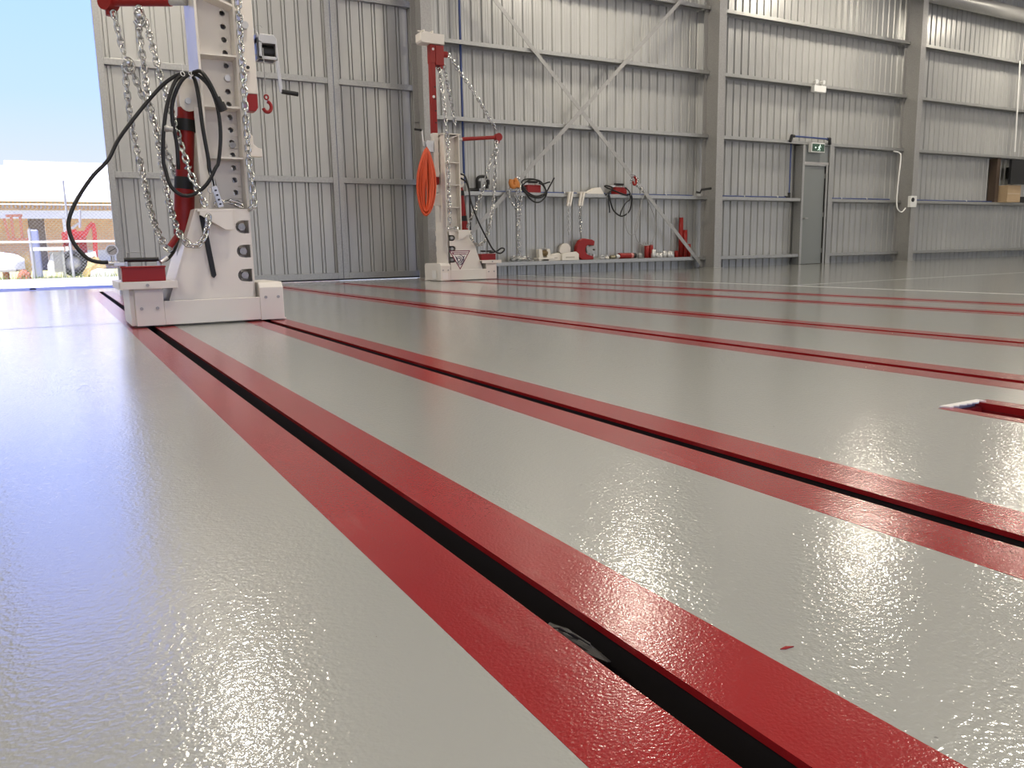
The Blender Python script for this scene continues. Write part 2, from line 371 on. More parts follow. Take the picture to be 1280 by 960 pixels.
# exit sign
a, b = at(1013.5, 178, 12.42), at(1032, 191, 12.42)
t = thing('exit_sign', 'lit green running-man exit sign above the grey door', 'sign', ((a.x+b.x)/2, 12.42, b.z))
hw, hh = (b.x-a.x)/2*.86, a.z-b.z
MB().box(-hw, hw, 0, .09, 0, hh).build('sign_housing', WHITE, t, .004)
MB().box(-hw+.02, hw-.015, -.004, -.0002, .02, hh-.02).build('sign_face', GREEN, t)
k = hh; g = MB()
def ln(x0, z0, x1, z1, w): g.beam((x0*k, -.0055, z0*k), (x1*k, -.0055, z1*k), .002, w*k, (1,0,0) if abs(x1-x0) < 1e-6 else (0,0,1))
ln(.22,.66,.12,.42,.11); ln(.20,.62,.36,.56,.05); ln(.36,.56,.44,.62,.05); ln(.20,.64,.06,.60,.05); ln(.06,.60,.0,.48,.05); ln(.13,.44,.28,.34,.06); ln(.28,.34,.24,.16,.06); ln(.12,.44,.04,.28,.06); ln(.04,.28,-.12,.24,.06)
g.build('running_figure', GLOW, t); g = MB(); ln(-.52,.5,-.3,.5,.06); ln(-.54,.5,-.44,.60,.05); ln(-.54,.5,-.44,.40,.05)
g.build('arrow', GLOW, t); MB().cyl((.27*k, -.0065, .76*k), (.27*k, -.0045, .76*k), .075*k, n=12).build('figure_head', GLOW, t)
# emergency light
a, b = at(1018, 106, 12.40), at(1033, 116, 12.40)
t = thing('emergency_light', 'small white twin-spot emergency light on the fourth girt', 'emergency light', ((a.x+b.x)/2, 12.4, b.z))
hw, hh = (b.x-a.x)/2*.95, a.z-b.z
MB().box(-hw, hw, 0, .1, 0, hh).build('light_housing', WHITE, t, .006)
for sx in (-1, 1):
    s = MB(); s.cyl((sx*hw*.55, .05, hh), (sx*hw*.55, .05, hh+.06), .012, n=8); s.cyl((sx*hw*.55, .09, hh+.09), (sx*hw*.6, -.0, hh+.075), .03, .045, n=14); s.build('spot_head', WHITE, t)

# blue air line
def tube_obj(name, pts, r, material, label, cat, group=None, step=.03, n=8, smooth=True):
    q = spline(pts, step) if smooth else pts
    return tag(MB().tube(q, r, n).build(name, material), label, cat, group)
zb = 1.475
p = MB(); p.tube([(6.3, 12.66, 6.0), (6.3, 12.66, 1.6)], .02); tag(p.build('air_pipe', BLUE), 'dark blue vertical air pipe on the wall right of the far tower mast', 'pipe', 'blue air pipes')
def pipe(pts, label, clips):
    t = thing('air_pipe', label, 'pipe', pts[0], group='blue air pipes')
    o = Vector(pts[0]); MB().tube([Vector(q)-o for q in pts], .016).build('pipe_run', BLUE, t)
    for c in clips: MB().box(c[0]-o.x-.008, c[0]-o.x+.008, c[1]-o.y-.02, c[1]-o.y+.02, c[2]-o.z-.022, c[2]-o.z+.03).build('pipe_clip', WHITE, t)
pipe([(6.45, 12.717, zb), (11.55, 12.717, zb)], 'dark blue air pipe lying along the shelf girt of the cross-braced bay', [(x, 12.717, zb) for x in (8.4, 10.85)])
pipe([(12.1, 12.60, zb), (14.27, 12.60, zb), (14.27, 12.60, 2.72)], 'dark blue air pipe turning up beside the exit door', [(x, 12.6, zb) for x in (12.9, 13.9)])
pipe([(15.55, 12.60, zb), (17.75, 12.60, zb)], 'dark blue air pipe on the girt right of the exit door', [(16.0, 12.6, zb), (16.9, 12.6, zb)])
pipe([(18.3, 12.60, zb), (22.2, 12.60, zb)], 'dark blue air pipe on the girt below the round beam', [(20.9, 12.6, zb)])
t = thing('air_pipe', 'short dark blue air pipe bridging over the exit sign', 'pipe', (14.2, 12.47, 2.8), group='blue air pipes')
a, b = at(990, 170, 12.47), at(1037, 174, 12.47); o = Vector((14.2, 12.47, 2.8))
MB().tube([a-o, b-o], .02).build('pipe_run', BLUE, t)
for q in (a, b):
    e = MB(); e.ball(q-o, .04); e.cyl(q-o, q-o+Vector((-.05 if q is a else .02, 0, -.12)), .034, n=12); e.cyl(q-o, q-o+Vector((.07 if q is a else -.07, 0, 0)), .032, n=12); e.build('pipe_elbow', BLK, t)
for lab, pts, rr in (('black elbow coupling at the foot of the blue pipe by the exit door', [(14.27,12.6,zb+.1),(14.27,12.6,zb),(14.15,12.6,zb)], .032),
                     ('black hose coupling at the girt end by the middle column', [at(870,240,12.4), at(875,241,12.35), at(877,237,12.3), at(889,235.5,12.25)], .022),
                     ('black pipe end beside the exit door frame', [(15.5,12.6,zb),(15.62,12.6,zb)], .03)):
    tag(MB().tube(pts, rr, 10).build('pipe_coupling', BLK), lab, 'coupling', 'black pipe couplings')
# conduit and switch box on the third column
t = thing('power_outlet', 'pale grey outlet box with conduit on the column right of the door', 'outlet box', (17.95, 12.2, 1.27))
MB().box(-.11, .13, -.10, -.03, 0, .26).build('outlet_box', WHITE, t, .006)
MB().cyl((-.03, -.10, .17), (-.03, -.115, .17), .05, n=16).build('socket_cap', BLK, t)
o = Vector(t.location)
pts = [at(1117, 189, 12.35)-o, at(1124, 191, 12.3)-o, at(1126, 197, 12.25)-o, at(1123, 225, 12.2)-o, at(1121, 250, 12.15)-o, at(1122, 261, 12.1)-o, at(1127, 265, 12.1)-o, at(1132, 260, 12.12)-o]
MB().tube(spline(pts, .03), .015, 8).build('conduit', WHITE, t)
tag(MB().tube([at(1275, 76, 12.481), at(1268.5, 190, 12.481)], .02, 10).build('conduit_pipe', WHITE), 'pale vertical conduit at the right edge above the black screen', 'conduit')
# screen, board, cardboard box
t = thing('wall_screen', 'black flat screen at the right edge above the cardboard box', 'screen', (23.0, 12.3, 1.9))
MB().box(-.72, .72, -.03, .04, .02, .66).build('screen_panel', TV, t, .006)
MB().box(-.2, .2, .04, .40, .2, .5).build('wall_mount', BLK, t)
tag(MB().box(22.05, 22.2, 12.52, 12.72, 1.46, 2.6).build('board', BROWN), 'narrow dark brown board left of the black screen', 'board')
t = thing('cardboard_box', 'tan cardboard box on the girt under the black screen', 'box', (22.62, 12.6, 1.456))
MB().box(-.34, .28, -.28, .1, 0, .44).build('carton', CARD, t, .004)
MB().box(-.34, .28, -.284, -.281, .2, .24).build('tape', mat('tape', (.5,.38,.25), .4), t)
tag(MB().box(23.05, 23.55, 12.51, 12.68, 1.456, 1.62).build('media_box', TV, None, .01), 'small black device right of the cardboard box', 'device')

# ------------------------------------------------------------------ high bay lamps
for r, y in enumerate((10.9, 3.9, -3.1)):
    for x in (-4.7, 1.8, 8.7, 15.2, 21.7, 28.2):
        zt = EAVE
        t = thing('high_bay_lamp', 'round high bay lamp hanging from the roof', 'lamp', (x, y, 6.35), group='high bay lamps')
        MB().lathe([(.03,.16),(.12,.14),(.28,.06),(.41,.03),(.41,0),(.38,0)]).build('lamp_housing', LAMPB, t)
        MB().lathe([(.0001,.004),(.38,.004)], n=12).build('lamp_lens', LENS, t)
        MB().cyl((0,0,.16), (0,0,zt-6.35), .012, n=8).build('drop_rod', STEEL, t)

# ------------------------------------------------------------------ straightening towers
def plate_poly(mb, poly, y0, y1): mb.prism(poly, 'y', y0, y1)
def web_with_holes(mb, x0, x1, xc, r, zs, pitch, z0, z1, y0, y1):
    """column web: a strip of square cells each with a round hole"""
    h = pitch/2; n = 16
    mb.box(x0, xc-h, y0, y1, z0, z1); mb.box(xc+h, x1, y0, y1, z0, z1)
    mb.box(xc-h, xc+h, y0, y1, z0, min(zs)-h); mb.box(xc-h, xc+h, y0, y1, max(zs)+h, z1)
    for z in zs:
        vs = []; 
        for y in (y0, y1):
            for k in range(n):
                a = 2*PI*k/n+PI/4; c, s = math.cos(a), math.sin(a); q = h/max(abs(c), abs(s))
                vs += [(xc+r*c, y, z+r*s), (xc+q*c, y, z+q*s)]
        fs = []
        for k in range(n):
            i, j = 2*k, 2*((k+1) % n)
            fs += [(i, i+1, j+1, j), (i+2*n, j+2*n, j+1+2*n, i+1+2*n), (i, j, j+2*n, i+2*n)]
        mb.add(vs, fs)
def tower(label, loc, rz, pdx=0, arm_tip=(-.70, 0), emblem=False):
    T = thing('straightening_tower', label, 'tower', loc, rz, 'cream straightening towers')
    for s in (-1, 1):                    # front and back base beams
        MB().box(-.28, .335, min(s*.3, s*.27), max(s*.3, s*.27), .012, .168).build('base_beam', CREAM, T, .004)
    MB().box(-.28, .335, -.27, .27, .13, .15).build('base_deck', CREAM, T)
    bl = MB(); bl.box(-.45, -.28, -.30, -.285, .012, .262); bl.box(-.45, -.28, .285, .30, .012, .262); bl.box(-.478, -.45, -.272, .272, .014, .262); bl.box(-.45, -.28, -.285, .285, .014, .24)
    blo = bl.build('base_block', CREAM, T, .003)
    br = MB(); br.prism([(-.303,.008),(-.303,.232),(-.27,.268),(.27,.268),(.303,.232),(.303,.008)], 'x', .335, .497)
    bro = br.build('base_block', CREAM, T, .004)
    for par, xs, z in ((blo, (-.415, -.32), .125), (bro, (.375, .46), .165)):
        for s in (-1, 1):
            for x in xs:
                MB().cyl((x, s*.302, z), (x, s*.309, z), .011, n=6).build('bolt', STEELD, par)
    MB().box(.495, .51, -.29, -.2, .006, .016).build('foot_tab', CREAM, bro)
    sh = MB(); sh.box(-.53, -.19, -.33, .33, .283, .298); sh.box(-.53, -.19, -.338, -.322, .252, .3); sh.box(-.53, -.19, .322, .338, .252, .3); sh.box(-.536, -.522, -.33, .33, .252, .3)
    sho = sh.build('shelf', CREAM, T, .003)
    for s in (-1, 1): MB().cyl((-.37, s*.338, .276), (-.37, s*.345, .276), .011, n=6).build('bolt', STEELD, sho)
    MB().box(-.44, -.28, -.25, .25, .26, .283).build('shelf_riser', CREAM, T)
    # lower cabinet: two side plates with three pockets open to the outer edge, slanted face plate
    def edge(z, zc): return zc
    ztop, zbot = .765, .15
    poly = [(-.235, zbot), (-.02, ztop), (.318, ztop)]
    for zc in (.645, .482, .318):
        xr = .318-.013*(ztop-zc)/.6
        pts = [(xr, zc+.043), (xr-.055, zc+.043)]
        for k in range(1, 8):
            a = PI/2+PI*k/8; pts.append((xr-.055+.043*math.cos(a), zc+.043*math.sin(a)))
        pts += [(xr-.055, zc-.043), (xr, zc-.043)]; poly += pts
    poly += [(.305, zbot)]
    for s in (-1, 1):
        po = MB(); po.prism(poly, 'y', *sorted((s*.255, s*.243))); po.build('cabinet_plate', CREAM, T)
    sl = MB(); sl.add([(-.245,-.255,zbot),(-.233,-.255,zbot),(-.02,-.255,ztop),(-.032,-.255,ztop),(-.245,.255,zbot),(-.233,.255,zbot),(-.02,.255,ztop),(-.032,.255,ztop)], [(0,1,2,3),(7,6,5,4),(0,4,5,1),(1,5,6,2),(2,6,7,3),(3,7,4,0)])
    sl.build('slanted_plate', CREAM, T)
    MB().box(-.02, .075, -.243, .243, ztop-.012, ztop).build('cabinet_top', CREAM, T)
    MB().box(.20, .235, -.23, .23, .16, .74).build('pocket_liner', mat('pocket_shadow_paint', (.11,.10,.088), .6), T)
    for zc in (.645, .482, .318):
        for s in (-1, 1):
            MB().cyl((.262, s*.17, zc), (.262, s*.232, zc), .024, n=16).build('pocket_pin', STEELD, T)
    # small bracket plate at the cabinet's upper corner
    for s in (-1, 1):
        b = MB(); b.prism([(-.015,.722),(.137,.625),(.193,.625),(.193,.742),(-.015,.742)], 'y', *sorted((s*.312, s*.322)))
        b.box(-.03, .193, *sorted((s*.322, s*.243)), .742, .757); b.build('chain_bracket', CREAM, T, .002)
    # column: two flanges, web with holes, stiffeners
    for x0, x1 in ((.072, .088), (.315, .331)):
        MB().box(x0, x1, -.2, .2, .15, 2.17).build('column_flange', CREAM, T, .003)
    zs = [2.063-.084*k for k in range(16)]
    wb = MB(); web_with_holes(wb, .088, .315, .272, .0185, zs, .082, .15, 2.17, -.062, -.05); wb.build('column_web', CREAM, T)
    wb = MB(); web_with_holes(wb, .088, .315, .272, .0185, zs, .082, .15, 2.17, .05, .062); wb.build('column_web', CREAM, T)
    for z in (1.105, 1.435, 1.765):
        for s in (-1, 1): MB().box(.088, .315, *sorted((s*.196, s*.062)), z-.006, z+.006).build('stiffener', CREAM, T)
    for s in (-1, 1): MB().prism([(.088,2.155),(.315,2.075),(.315,2.09),(.088,2.17)], 'y', *sorted((s*.196, s*.062))).build('gusset', CREAM, T)
    cp = MB(); cp.box(.05, .35, -.2, .2, 2.17, 2.185); cp.build('column_cap', CREAM, T, .003)
    for z, mt in ((zs[5], CHROME), (zs[10]-.02, STEELD), (.815, STEELD)):
        for s in (-1, 1): MB().cyl((.272, s*.062, z), (.272, s*.092, z), .021, n=12).build('bolt', mt, T)
    for s_ in ((-1, 1) if not emblem else ()): MB().box(.022, .071, *sorted((s_*.2, s_*.186)), .765, 1.42).build('cylinder_guide', CREAM, T, .002)
    # cylinder with bands and lug
    a, b = Vector((-.09, 0, .50)), Vector((0.0, 0, 1.43))
    def on(z): return a+(b-a)*((z-a.z)/(b.z-a.z))
    cy = MB(); cy.cyl(on(.90), on(1.38), .058, n=24); cy.cyl(on(.60), on(.93), .066, n=24); cy.cyl(on(1.36), on(1.44), .054, n=24); cy.build('hydraulic_cylinder', TRED, T)
    for z0, z1 in ((.905, .985), (1.29, 1.365)): MB().cyl(on(z0), on(z1), .0665, n=24).build('cylinder_band', BLK, T)
    lo = MB(); lo.cyl(on(.40), on(.60), .045, n=16); lo.build('cylinder_foot', GREYM, T)
    lug = [(-.045,1.62),(-.045,1.46)]+[(-.045+.05*(1-math.cos(PI*k/8))*1.1, 1.46-.05*math.sin(PI*k/8)) for k in range(1, 8)]+[(.065,1.46),(.065,1.62)]
    for s in (-1, 1): MB().prism(lug, 'y', *sorted((s*.068, s*.08))).build('cylinder_lug', CREAM, T)
    for s in (-1, 1): MB().cyl((.005, s*.08, 1.475), (.005, s*.10, 1.475), .02, n=12).build('pin', GREYM, T)
    # dark lever hanging over the cabinet face
    s = -1
    if not emblem:
        lv = MB(); lv.prism([(-.012,.72),(.022,.72),(.067,.325),(.05,.306),(.034,.32)], 'y', -.275, -.262); lv.build('lever', BLK, T, .003)
    # sliding post with red mast and white head
    P = Vector((.392+pdx, 0, 0)); W = .083
    MB().box(P.x, P.x+W, -.052, .052, 1.56, 2.20).build('post', CREAM, T, .004)
    MB().prism([(P.x+.003,1.47),(P.x+.02,1.445),(P.x+W-.02,1.445),(P.x+W-.003,1.47),(P.x+W-.003,3.46),(P.x+.003,3.46)], 'y', -.046, .046).build('mast', TRED, T, .003)
    mh = MB()
    for k in range(4): mh.cyl((P.x+.025, -.047, 2.35+.17*k), (P.x+.025, .047, 2.35+.17*k), .012, n=10)
    mh.build('mast_hole', BLK, T)
    MB().cyl((P.x+.05, -.055, 2.72), (P.x+.05, .055, 2.72), .02, n=12).build('mast_pin', WHITE, T)
    hb = MB(); hb.box(P.x-.13, P.x+.003, -.07, .07, 3.17, 3.45); hb.box(P.x+.003, P.x+W, -.06, .06, 3.20, 3.455); hb.cyl((P.x-.21, 0, 3.345), (P.x-.12, 0, 3.345), .045, n=16); hb.cyl((P.x-.09,-.05,3.15),(P.x-.09,.05,3.15),.03,n=14); hb.build('mast_bracket', TRED, T, .005)
    MB().cyl((P.x+.04, -.065, 3.39), (P.x+.04, .065, 3.39), .018, n=12).build('mast_pin', WHITE, T)
    hd = MB(); hd.prism([(P.x-.13,3.458),(P.x+.225,3.462),(P.x+.245,3.49),(P.x+.245,3.60),(P.x-.13,3.60)], 'y', -.1, .1); hd.build('mast_head', CREAM, T, .004)
    hl = MB()
    for x in (P.x+.03, P.x+.17): hl.box(x-.012, x+.012, -.05, .05, 3.60, 3.65)
    hl.cyl((P.x-.0, 0, 3.628), (P.x+.25, 0, 3.635), .009, n=8); hl.build('head_lug', CREAM, T)
    sb = MB()
    for z in (1.62, 1.90, 2.12): sb.box(.331, P.x, -.03, .03, z-.02, z+.02)
    sb.build('post_bracket', CREAM, T)
    st = MB(); st.cyl((P.x+.02, -.052, 1.725), (P.x+.02, -.085, 1.725), .022, n=16); st.build('pin_socket', CREAM, T); MB().cyl((P.x+.02, -.083, 1.725), (P.x+.02, -.0865, 1.725), .012, n=12).build('socket_hole', BLK, T)
    MB().cyl((P.x+.02, -.052, 2.0), (P.x+.02, -.09, 2.0), .024, n=12).build('bolt', GREYM, T)
    # hanging bracket on the outer side
    MB().prism([(.331,1.30),(.405,1.30),(.425,1.275),(.425,1.225),(.455,1.20),(.482,1.195),(.482,1.14),(.331,1.14)], 'y', -.03, .03).build('side_bracket', CREAM, T, .003)
    MB().cyl((.36, -.031, 1.33), (.36, .031, 1.33), .012, n=10).build('side_pin', CHROME, T)
    # swinging arm with a round head
    t0 = Vector((.06, 0, 2.125)); t1 = Vector((arm_tip[0], arm_tip[1], 2.20)); u = (t1-t0).normalized()
    ar = MB(); ar.cyl(t0+u*.13, t1, .029, n=16); n = u.cross(Vector((0,0,1))).normalized()
    ar.cyl(t1-n*.042, t1+n*.042, .06, n=20); ar.cyl(t1-Vector((0,0,.09)), t1, .026, n=12); ar.build('swing_arm', TRED, T)
    MB().cyl(t0, t0+u*.15, .024, n=14).build('arm_root', GREYM, T)
    if emblem:
        # emblem plate: inverted triangle, dark border, red banner with pale strokes, dark swirl
        y = .2555
        tri = [(.33,.455),(-.03,.455),(.15,.165)]
        eo = MB().prism(tri, 'y', y, y+.003).build('emblem', LOGOR, T)
        MB().prism([(.305,.443),(-.005,.443),(.15,.192)], 'y', y+.003, y+.0045).build('emblem_field', STICK, eo)
        MB().prism([(.288,.432),(.012,.432),(.035,.394),(.265,.394)], 'y', y+.0045, y+.006).build('emblem_banner', LOGOR, eo)
        sb = MB()
        for k in range(9):
            x = .252-.026*k
            sb.box(x-.018, x, y+.006, y+.007, .404, .424)
        sb.build('emblem_strokes', STICK, eo)
        sw = MB()
        for R, w_, a0, a1 in ((.075,.017,-1.9,1.5), (.052,.012,-2.6,2.2), (.028,.016,-3.0,3.0)):
            N = 20; vs = []
            for yy in (y+.0045, y+.0065):
                for k in range(N+1):
                    a = a0+(a1-a0)*k/N; ww = w_*(.35+.65*math.sin(PI*k/N))
                    for rr in (R-ww/2, R+ww/2): vs.append((.15+(.012 if R > .06 else .02)-rr*math.cos(a), yy, .315+rr*math.sin(a)))
            M2 = 2*(N+1); fs = []
            for k in range(N): fs += [(2*k, 2*k+1, 2*k+3, 2*k+2), (M2+2*k, M2+2*k+2, M2+2*k+3, M2+2*k+1)]
            sw.add(vs, fs)
        sw.prism([(.235,.385),(.195,.345),(.165,.235),(.215,.33)], 'y', y+.0045, y+.006)
        sw.prism([(.06,.385),(.09,.36),(.155,.205),(.10,.31)], 'y', y+.0045, y+.006)
        sw.build('emblem_swirl', LOGOD, eo)
        MB().box(.506, .5075, -.0, .16, .035, .16).build('sticker', STICK, T)
        stp = MB().box(.38, .47, .3035, .3045, .03, .13).build('sticker', STICK, T)
    return T
T1L, T2L = Vector((.88, 5.96, 0)), Vector((5.56, 11.35, 0))
tower('near cream straightening tower with red cylinder and drooping chains', T1L, 0, 0, (-.37, .50))
tower('far cream straightening tower with tall red mast and triangular emblem', T2L, PI, -.04, (-.70, .0), True)
def w1(x, y, z): return T1L+Vector((x, y, z))
def w2(x, y, z): return T2L+Vector((-x, -y, z))

# ------------------------------------------------------------------ hydraulic pumps
def pump(label, loc, rz, gauge=False, hose=None, zs=1):
    t = thing('hydraulic_pump', label, 'pump', loc, rz, 'red hydraulic hand pumps')
    b = MB(); b.add([(x*(1-.05*(z > 0)) if z == 0 else x, y, z) for z in (0, .092) for y in (-.065, .065) for x in (-.125, .132)], [(0,2,3,1),(4,5,7,6),(0,1,5,4),(2,6,7,3),(0,4,6,2),(1,3,7,5)])
    b.box(-.13, .137, -.07, .07, .086, .097); b.build('tank', TRED, t, .004)
    h = MB()
    for x in (-.09, .10): h.box(x-.008, x+.008, -.01, .01, .097, .128)
    h.build('handle_post', GREYM, t)
    MB().cyl((-.10, 0, .138), (.105, 0, .138), .015, n=12).build('handle', BLK, t)
    g = MB(); g.tube([(-.075, .03, .097), (-.075, .03, .185), (.03, .03, .185), (.03, .03, .097)], .004, 6); g.build('wire_guard', STEEL, t)
    c = MB(); c.box(-.165, -.10, -.03, .03, .10, .125); c.cyl((-.19, 0, .118), (-.15, 0, .118), .014, n=10); c.build('valve_block', CHROME, t, .003)
    if gauge:
        g = MB(); g.cyl((-.165, -.018, .20), (-.165, .018, .20), .036, n=24); g.cyl((-.165, 0, .12), (-.165, 0, .165), .01, n=10); go = g.build('gauge', CHROME, t)
        MB().cyl((-.165, -.0188, .20), (-.165, -.0182, .20), .030, n=24).build('gauge_dial', mat('dial_grey', (.42,.40,.38), .4), go)
        nd = MB(); nd.beam((-.183, -.0195, .19), (-.145, -.0195, .213), .001, .004)
        for k in range(11):
            a = -PI*.25+PI*1.5*k/10; nd.beam((-.165+.021*math.cos(a), -.0195, .20+.021*math.sin(a)), (-.165+.027*math.cos(a), -.0195, .20+.027*math.sin(a)), .0008, .003)
        nd.build('gauge_needle', BLK, go)
    if hose:
        o = Vector(loc); R = Matrix.Rotation(-rz, 4, 'Z')
        for i, (pts, rr) in enumerate(hose): MB().tube(spline([R @ (Vector(p)-o) for p in pts], .02), rr, 8).build('hose', HOSE, t)
    if zs != 1:
        for c in t.children:
            if not c.name.startswith('hose'): c.scale = (1.08, 1, zs)
    return t
def a1(cx, cy, Y): return at(80+cx/4.2667, cy/4.2667, Y)
def b1(cx, cy, Y): return at(80+cx/4.2667, 200+cy/4.2667, Y)
def A2(cx, cy, Y): return at(500+cx/6, 30+cy/6, Y)
def B2(cx, cy, Y): return at(500+cx/4.8, 160+cy/4.8, Y)
def E2(cx, cy, Y): return at(620+cx/4.7407, 190+cy/4.7407, Y)
pump('red hand pump with round pressure gauge on the shelf of the near tower', w1(-.385, -.24, .3005), 0, True)
pump('red hand pump on the right shelf of the far tower', w2(-.40, .10, .3005), PI)
YG = 12.62
q = E2(215, 240, YG)
Yh = 12.48
pump('red hand pump with black hose coil on the girt beside the orange hook', Vector((q.x, YG, 1.4565)), 0, False, [
    ([E2(*p, Yh) for p in ((175,215),(150,190),(165,165),(215,160),(255,175),(290,215),(300,250),(270,290),(235,298),(200,275),(175,235),(160,205),(190,240),(235,262),(280,250),(295,225),(270,180),(240,165),(200,165),(165,190),(155,215),(180,245),(230,270),(275,265),(300,235),(320,200),(348,148))], .014),
    ([E2(*p, Yh-.03) for p in ((255,185),(275,190),(310,180),(325,178))], .014)], 1.4)
q = E2(728, 240, YG)
pump('red hand pump with hose hanging in a long loop below the girt', Vector((q.x, YG, 1.4565)), 0, False, [
    ([E2(*p, Yh) for p in ((650,255),(690,215),(655,200),(645,205),(690,225),(740,245),(775,255),(800,250),(805,290),(790,350),(745,380),(700,350),(680,300),(670,250))], .015),
    ([E2(*p, Yh-.03) for p in ((765,210),(790,235),(795,280),(770,300),(745,345),(735,378))], .012),
    ([E2(*p, Yh-.02) for p in ((670,245),(668,290),(672,335),(674,365))], .013)], 1.4)

# ------------------------------------------------------------------ chains, hoses and gear on the near tower
def chain(label, runs, group, hook=None, **kw):
    t = thing('chain', label, 'chain', runs[0][0], group=group); o = Vector(runs[0][0])
    for r in runs: chain_mesh(MB(), [Vector(p)-o for p in r], **kw).build('chain_run', CHAIN, t)
    for h in (hook or []):
        MB().ball(Vector(h)-o, .035, 12, (.9,.6,1)).tube([Vector(h)-o+Vector((.035*math.cos(a), 0, -.03+.045*math.sin(a))) for a in [PI*.5-k*PI/8 for k in range(12)]], .011, 6).build('grab_hook', CHAIN, t)
    return t
YA = 6.42
big = dict(pitch=.046, w=.0175, r=.0078)
chain('long chain hanging from the tip of the near red arm with a grab hook', [
    [a1(262,58,YA), a1(285,150,YA), a1(310,250,YA), a1(330,320,YA)],
    [a1(322,345,YA), a1(335,470,YA), a1(350,600,YA), a1(380,760,YA), a1(405,870,YA-.05), b1(405,0,YA-.1), b1(435,150,YA-.2), b1(465,280,YA-.35), b1(500,385,YA-.5), b1(545,465,YA-.62), b1(575,485,YA-.65)]],
    'chains of the near tower', [a1(343,330,YA-.03)], **big)
chain('middle chain slung from the near red arm down past the red cylinder', [
    [a1(350,345,YA-.02), a1(380,420,YA-.03), a1(430,540,YA-.05), a1(500,690,YA-.1), a1(550,820,YA-.12), a1(590,910,YA-.15), b1(585,50,YA-.2), b1(610,120,YA-.2)]],
    'chains of the near tower', **big)
chain('chain looping from the near red arm through the cabinet bracket', [
    [a1(400,55,6.25), a1(400,140,6.24), a1(412,250,6.22), a1(430,380,6.2), a1(450,520,6.15), a1(490,680,6.1), a1(515,830,6.0), b1(520,0,5.95), b1(540,130,5.9), b1(575,280,5.8), b1(610,380,5.68), b1(655,445,5.60), b1(700,462,5.585), b1(740,430,5.59), b1(765,360,5.60), b1(772,290,5.62)],
    [a1(395,35,6.22), a1(430,110,6.2), a1(468,230,6.15), a1(510,390,6.1), a1(555,540,6.0), a1(605,710,5.9), a1(660,880,5.8), b1(660,40,5.75), b1(705,140,5.70), b1(745,225,5.66), b1(772,270,5.64)]],
    'chains of the near tower', [a1(400,75,6.2)], **big)
chain('chain running down the right side of the near tower column', [
    [a1(928,0,5.72), a1(938,150,5.72), a1(948,300,5.72), a1(960,450,5.72), a1(968,600,5.72), a1(980,760,5.72), a1(990,900,5.72), b1(1000,80,5.71), b1(1010,200,5.70), b1(1010,265,5.69), b1(970,250,5.69)],
    [b1(950,245,5.72), b1(900,225,5.72), b1(850,222,5.72), b1(790,245,5.70)]],
    'chains of the near tower', **big)
hose_pts = [b1(235,545,5.66), b1(190,545,5.66), b1(125,525,5.68), b1(60,455,5.7), b1(28,380,5.72), b1(28,310,5.74), b1(70,210,5.76), b1(150,90,5.8), b1(235,0,5.82), a1(290,745,5.83), a1(390,610,5.84), a1(500,480,5.84), a1(570,420,5.83), a1(640,390,5.80),
            a1(690,410,5.74), a1(715,500,5.70), a1(740,680,5.68), a1(770,850,5.68), b1(775,50,5.68), b1(800,120,5.68), b1(805,150,5.67)]
t = tube_obj('hydraulic_hose', hose_pts, .0125, HOSE, 'long black hydraulic hose sweeping left from the near tower to the gauge', 'hose', 'black hoses of the near tower')
loop = [a1(690,392,5.72), a1(640,395,5.76), a1(590,440,5.74), a1(550,560,5.72), a1(530,720,5.72), a1(530,860,5.72), b1(540,50,5.72), b1(570,140,5.70), b1(630,188,5.69), b1(700,180,5.69), b1(765,125,5.67), b1(810,40,5.66), a1(825,860,5.66), a1(835,720,5.66), a1(820,580,5.66), a1(780,470,5.67), a1(720,405,5.69), a1(670,395,5.71), a1(620,440,5.73), a1(580,540,5.75), a1(578,640,5.76), a1(600,760,5.77), a1(608,860,5.78), a1(610,920,5.8)]
tube_obj('hydraulic_hose', loop, .0125, HOSE, 'black hose coiled in a tall loop in front of the near red cylinder', 'hose', 'black hoses of the near tower')
t = thing('hydraulic_hose', 'short black hose with a screw coupling hanging on the near column face', 'hose', a1(705,385,5.69), group='black hoses of the near tower'); o = Vector(t.location)
MB().tube(spline([p-o for p in (a1(690,386,5.69), a1(730,382,5.66), a1(775,440,5.64), a1(805,500,5.64), a1(825,540,5.64))], .015), .0125, 8).build('hose_run', HOSE, t)
cpl = MB(); cpl.cyl(a1(815,520,5.64)-o, a1(832,555,5.64)-o, .022, n=14); cpl.cyl(a1(830,550,5.64)-o, a1(850,592,5.64)-o, .031, n=14); cpl.build('hose_coupling', BLK, t)
t = thing('hydraulic_hose', 'black hose linking the near pump to the cylinder foot', 'hose', b1(510,535,5.68), group='black hoses of the near tower'); o = Vector(t.location)
MB().tube(spline([p-o for p in (b1(510,540,5.70), b1(550,530,5.72), b1(585,490,5.78), b1(603,440,5.85), b1(615,400,5.9))], .015), .011, 8).build('hose_run', HOSE, t)
MB().cyl(b1(565,462,5.74)-o, b1(608,400,5.74)-o, .02, n=12).build('red_fitting', TRED, t)
MB().cyl(b1(515,545,5.69)-o, b1(550,520,5.71)-o, .014, n=10).build('hose_fitting', CHROME, t)
q = MB()
for px, dx in ((632, 0), (676, .0)):
    c = a1(px, 385, 5.70); q.tube([c+Vector((.012*math.cos(k*PI/4), .02*math.sin(k*PI/4), .018*math.sin(k*PI/4+dx)-.01)) for k in range(8)], .003, 5, True)
    q.beam(c+Vector((0,-.02,0)), c+Vector((-.004,-.025,.045 if px < 650 else -.04)), .003, .006)
tag(q.build('cable_tie', WHITE), 'white cable ties bundling the black hoses of the near tower', 'cable tie')
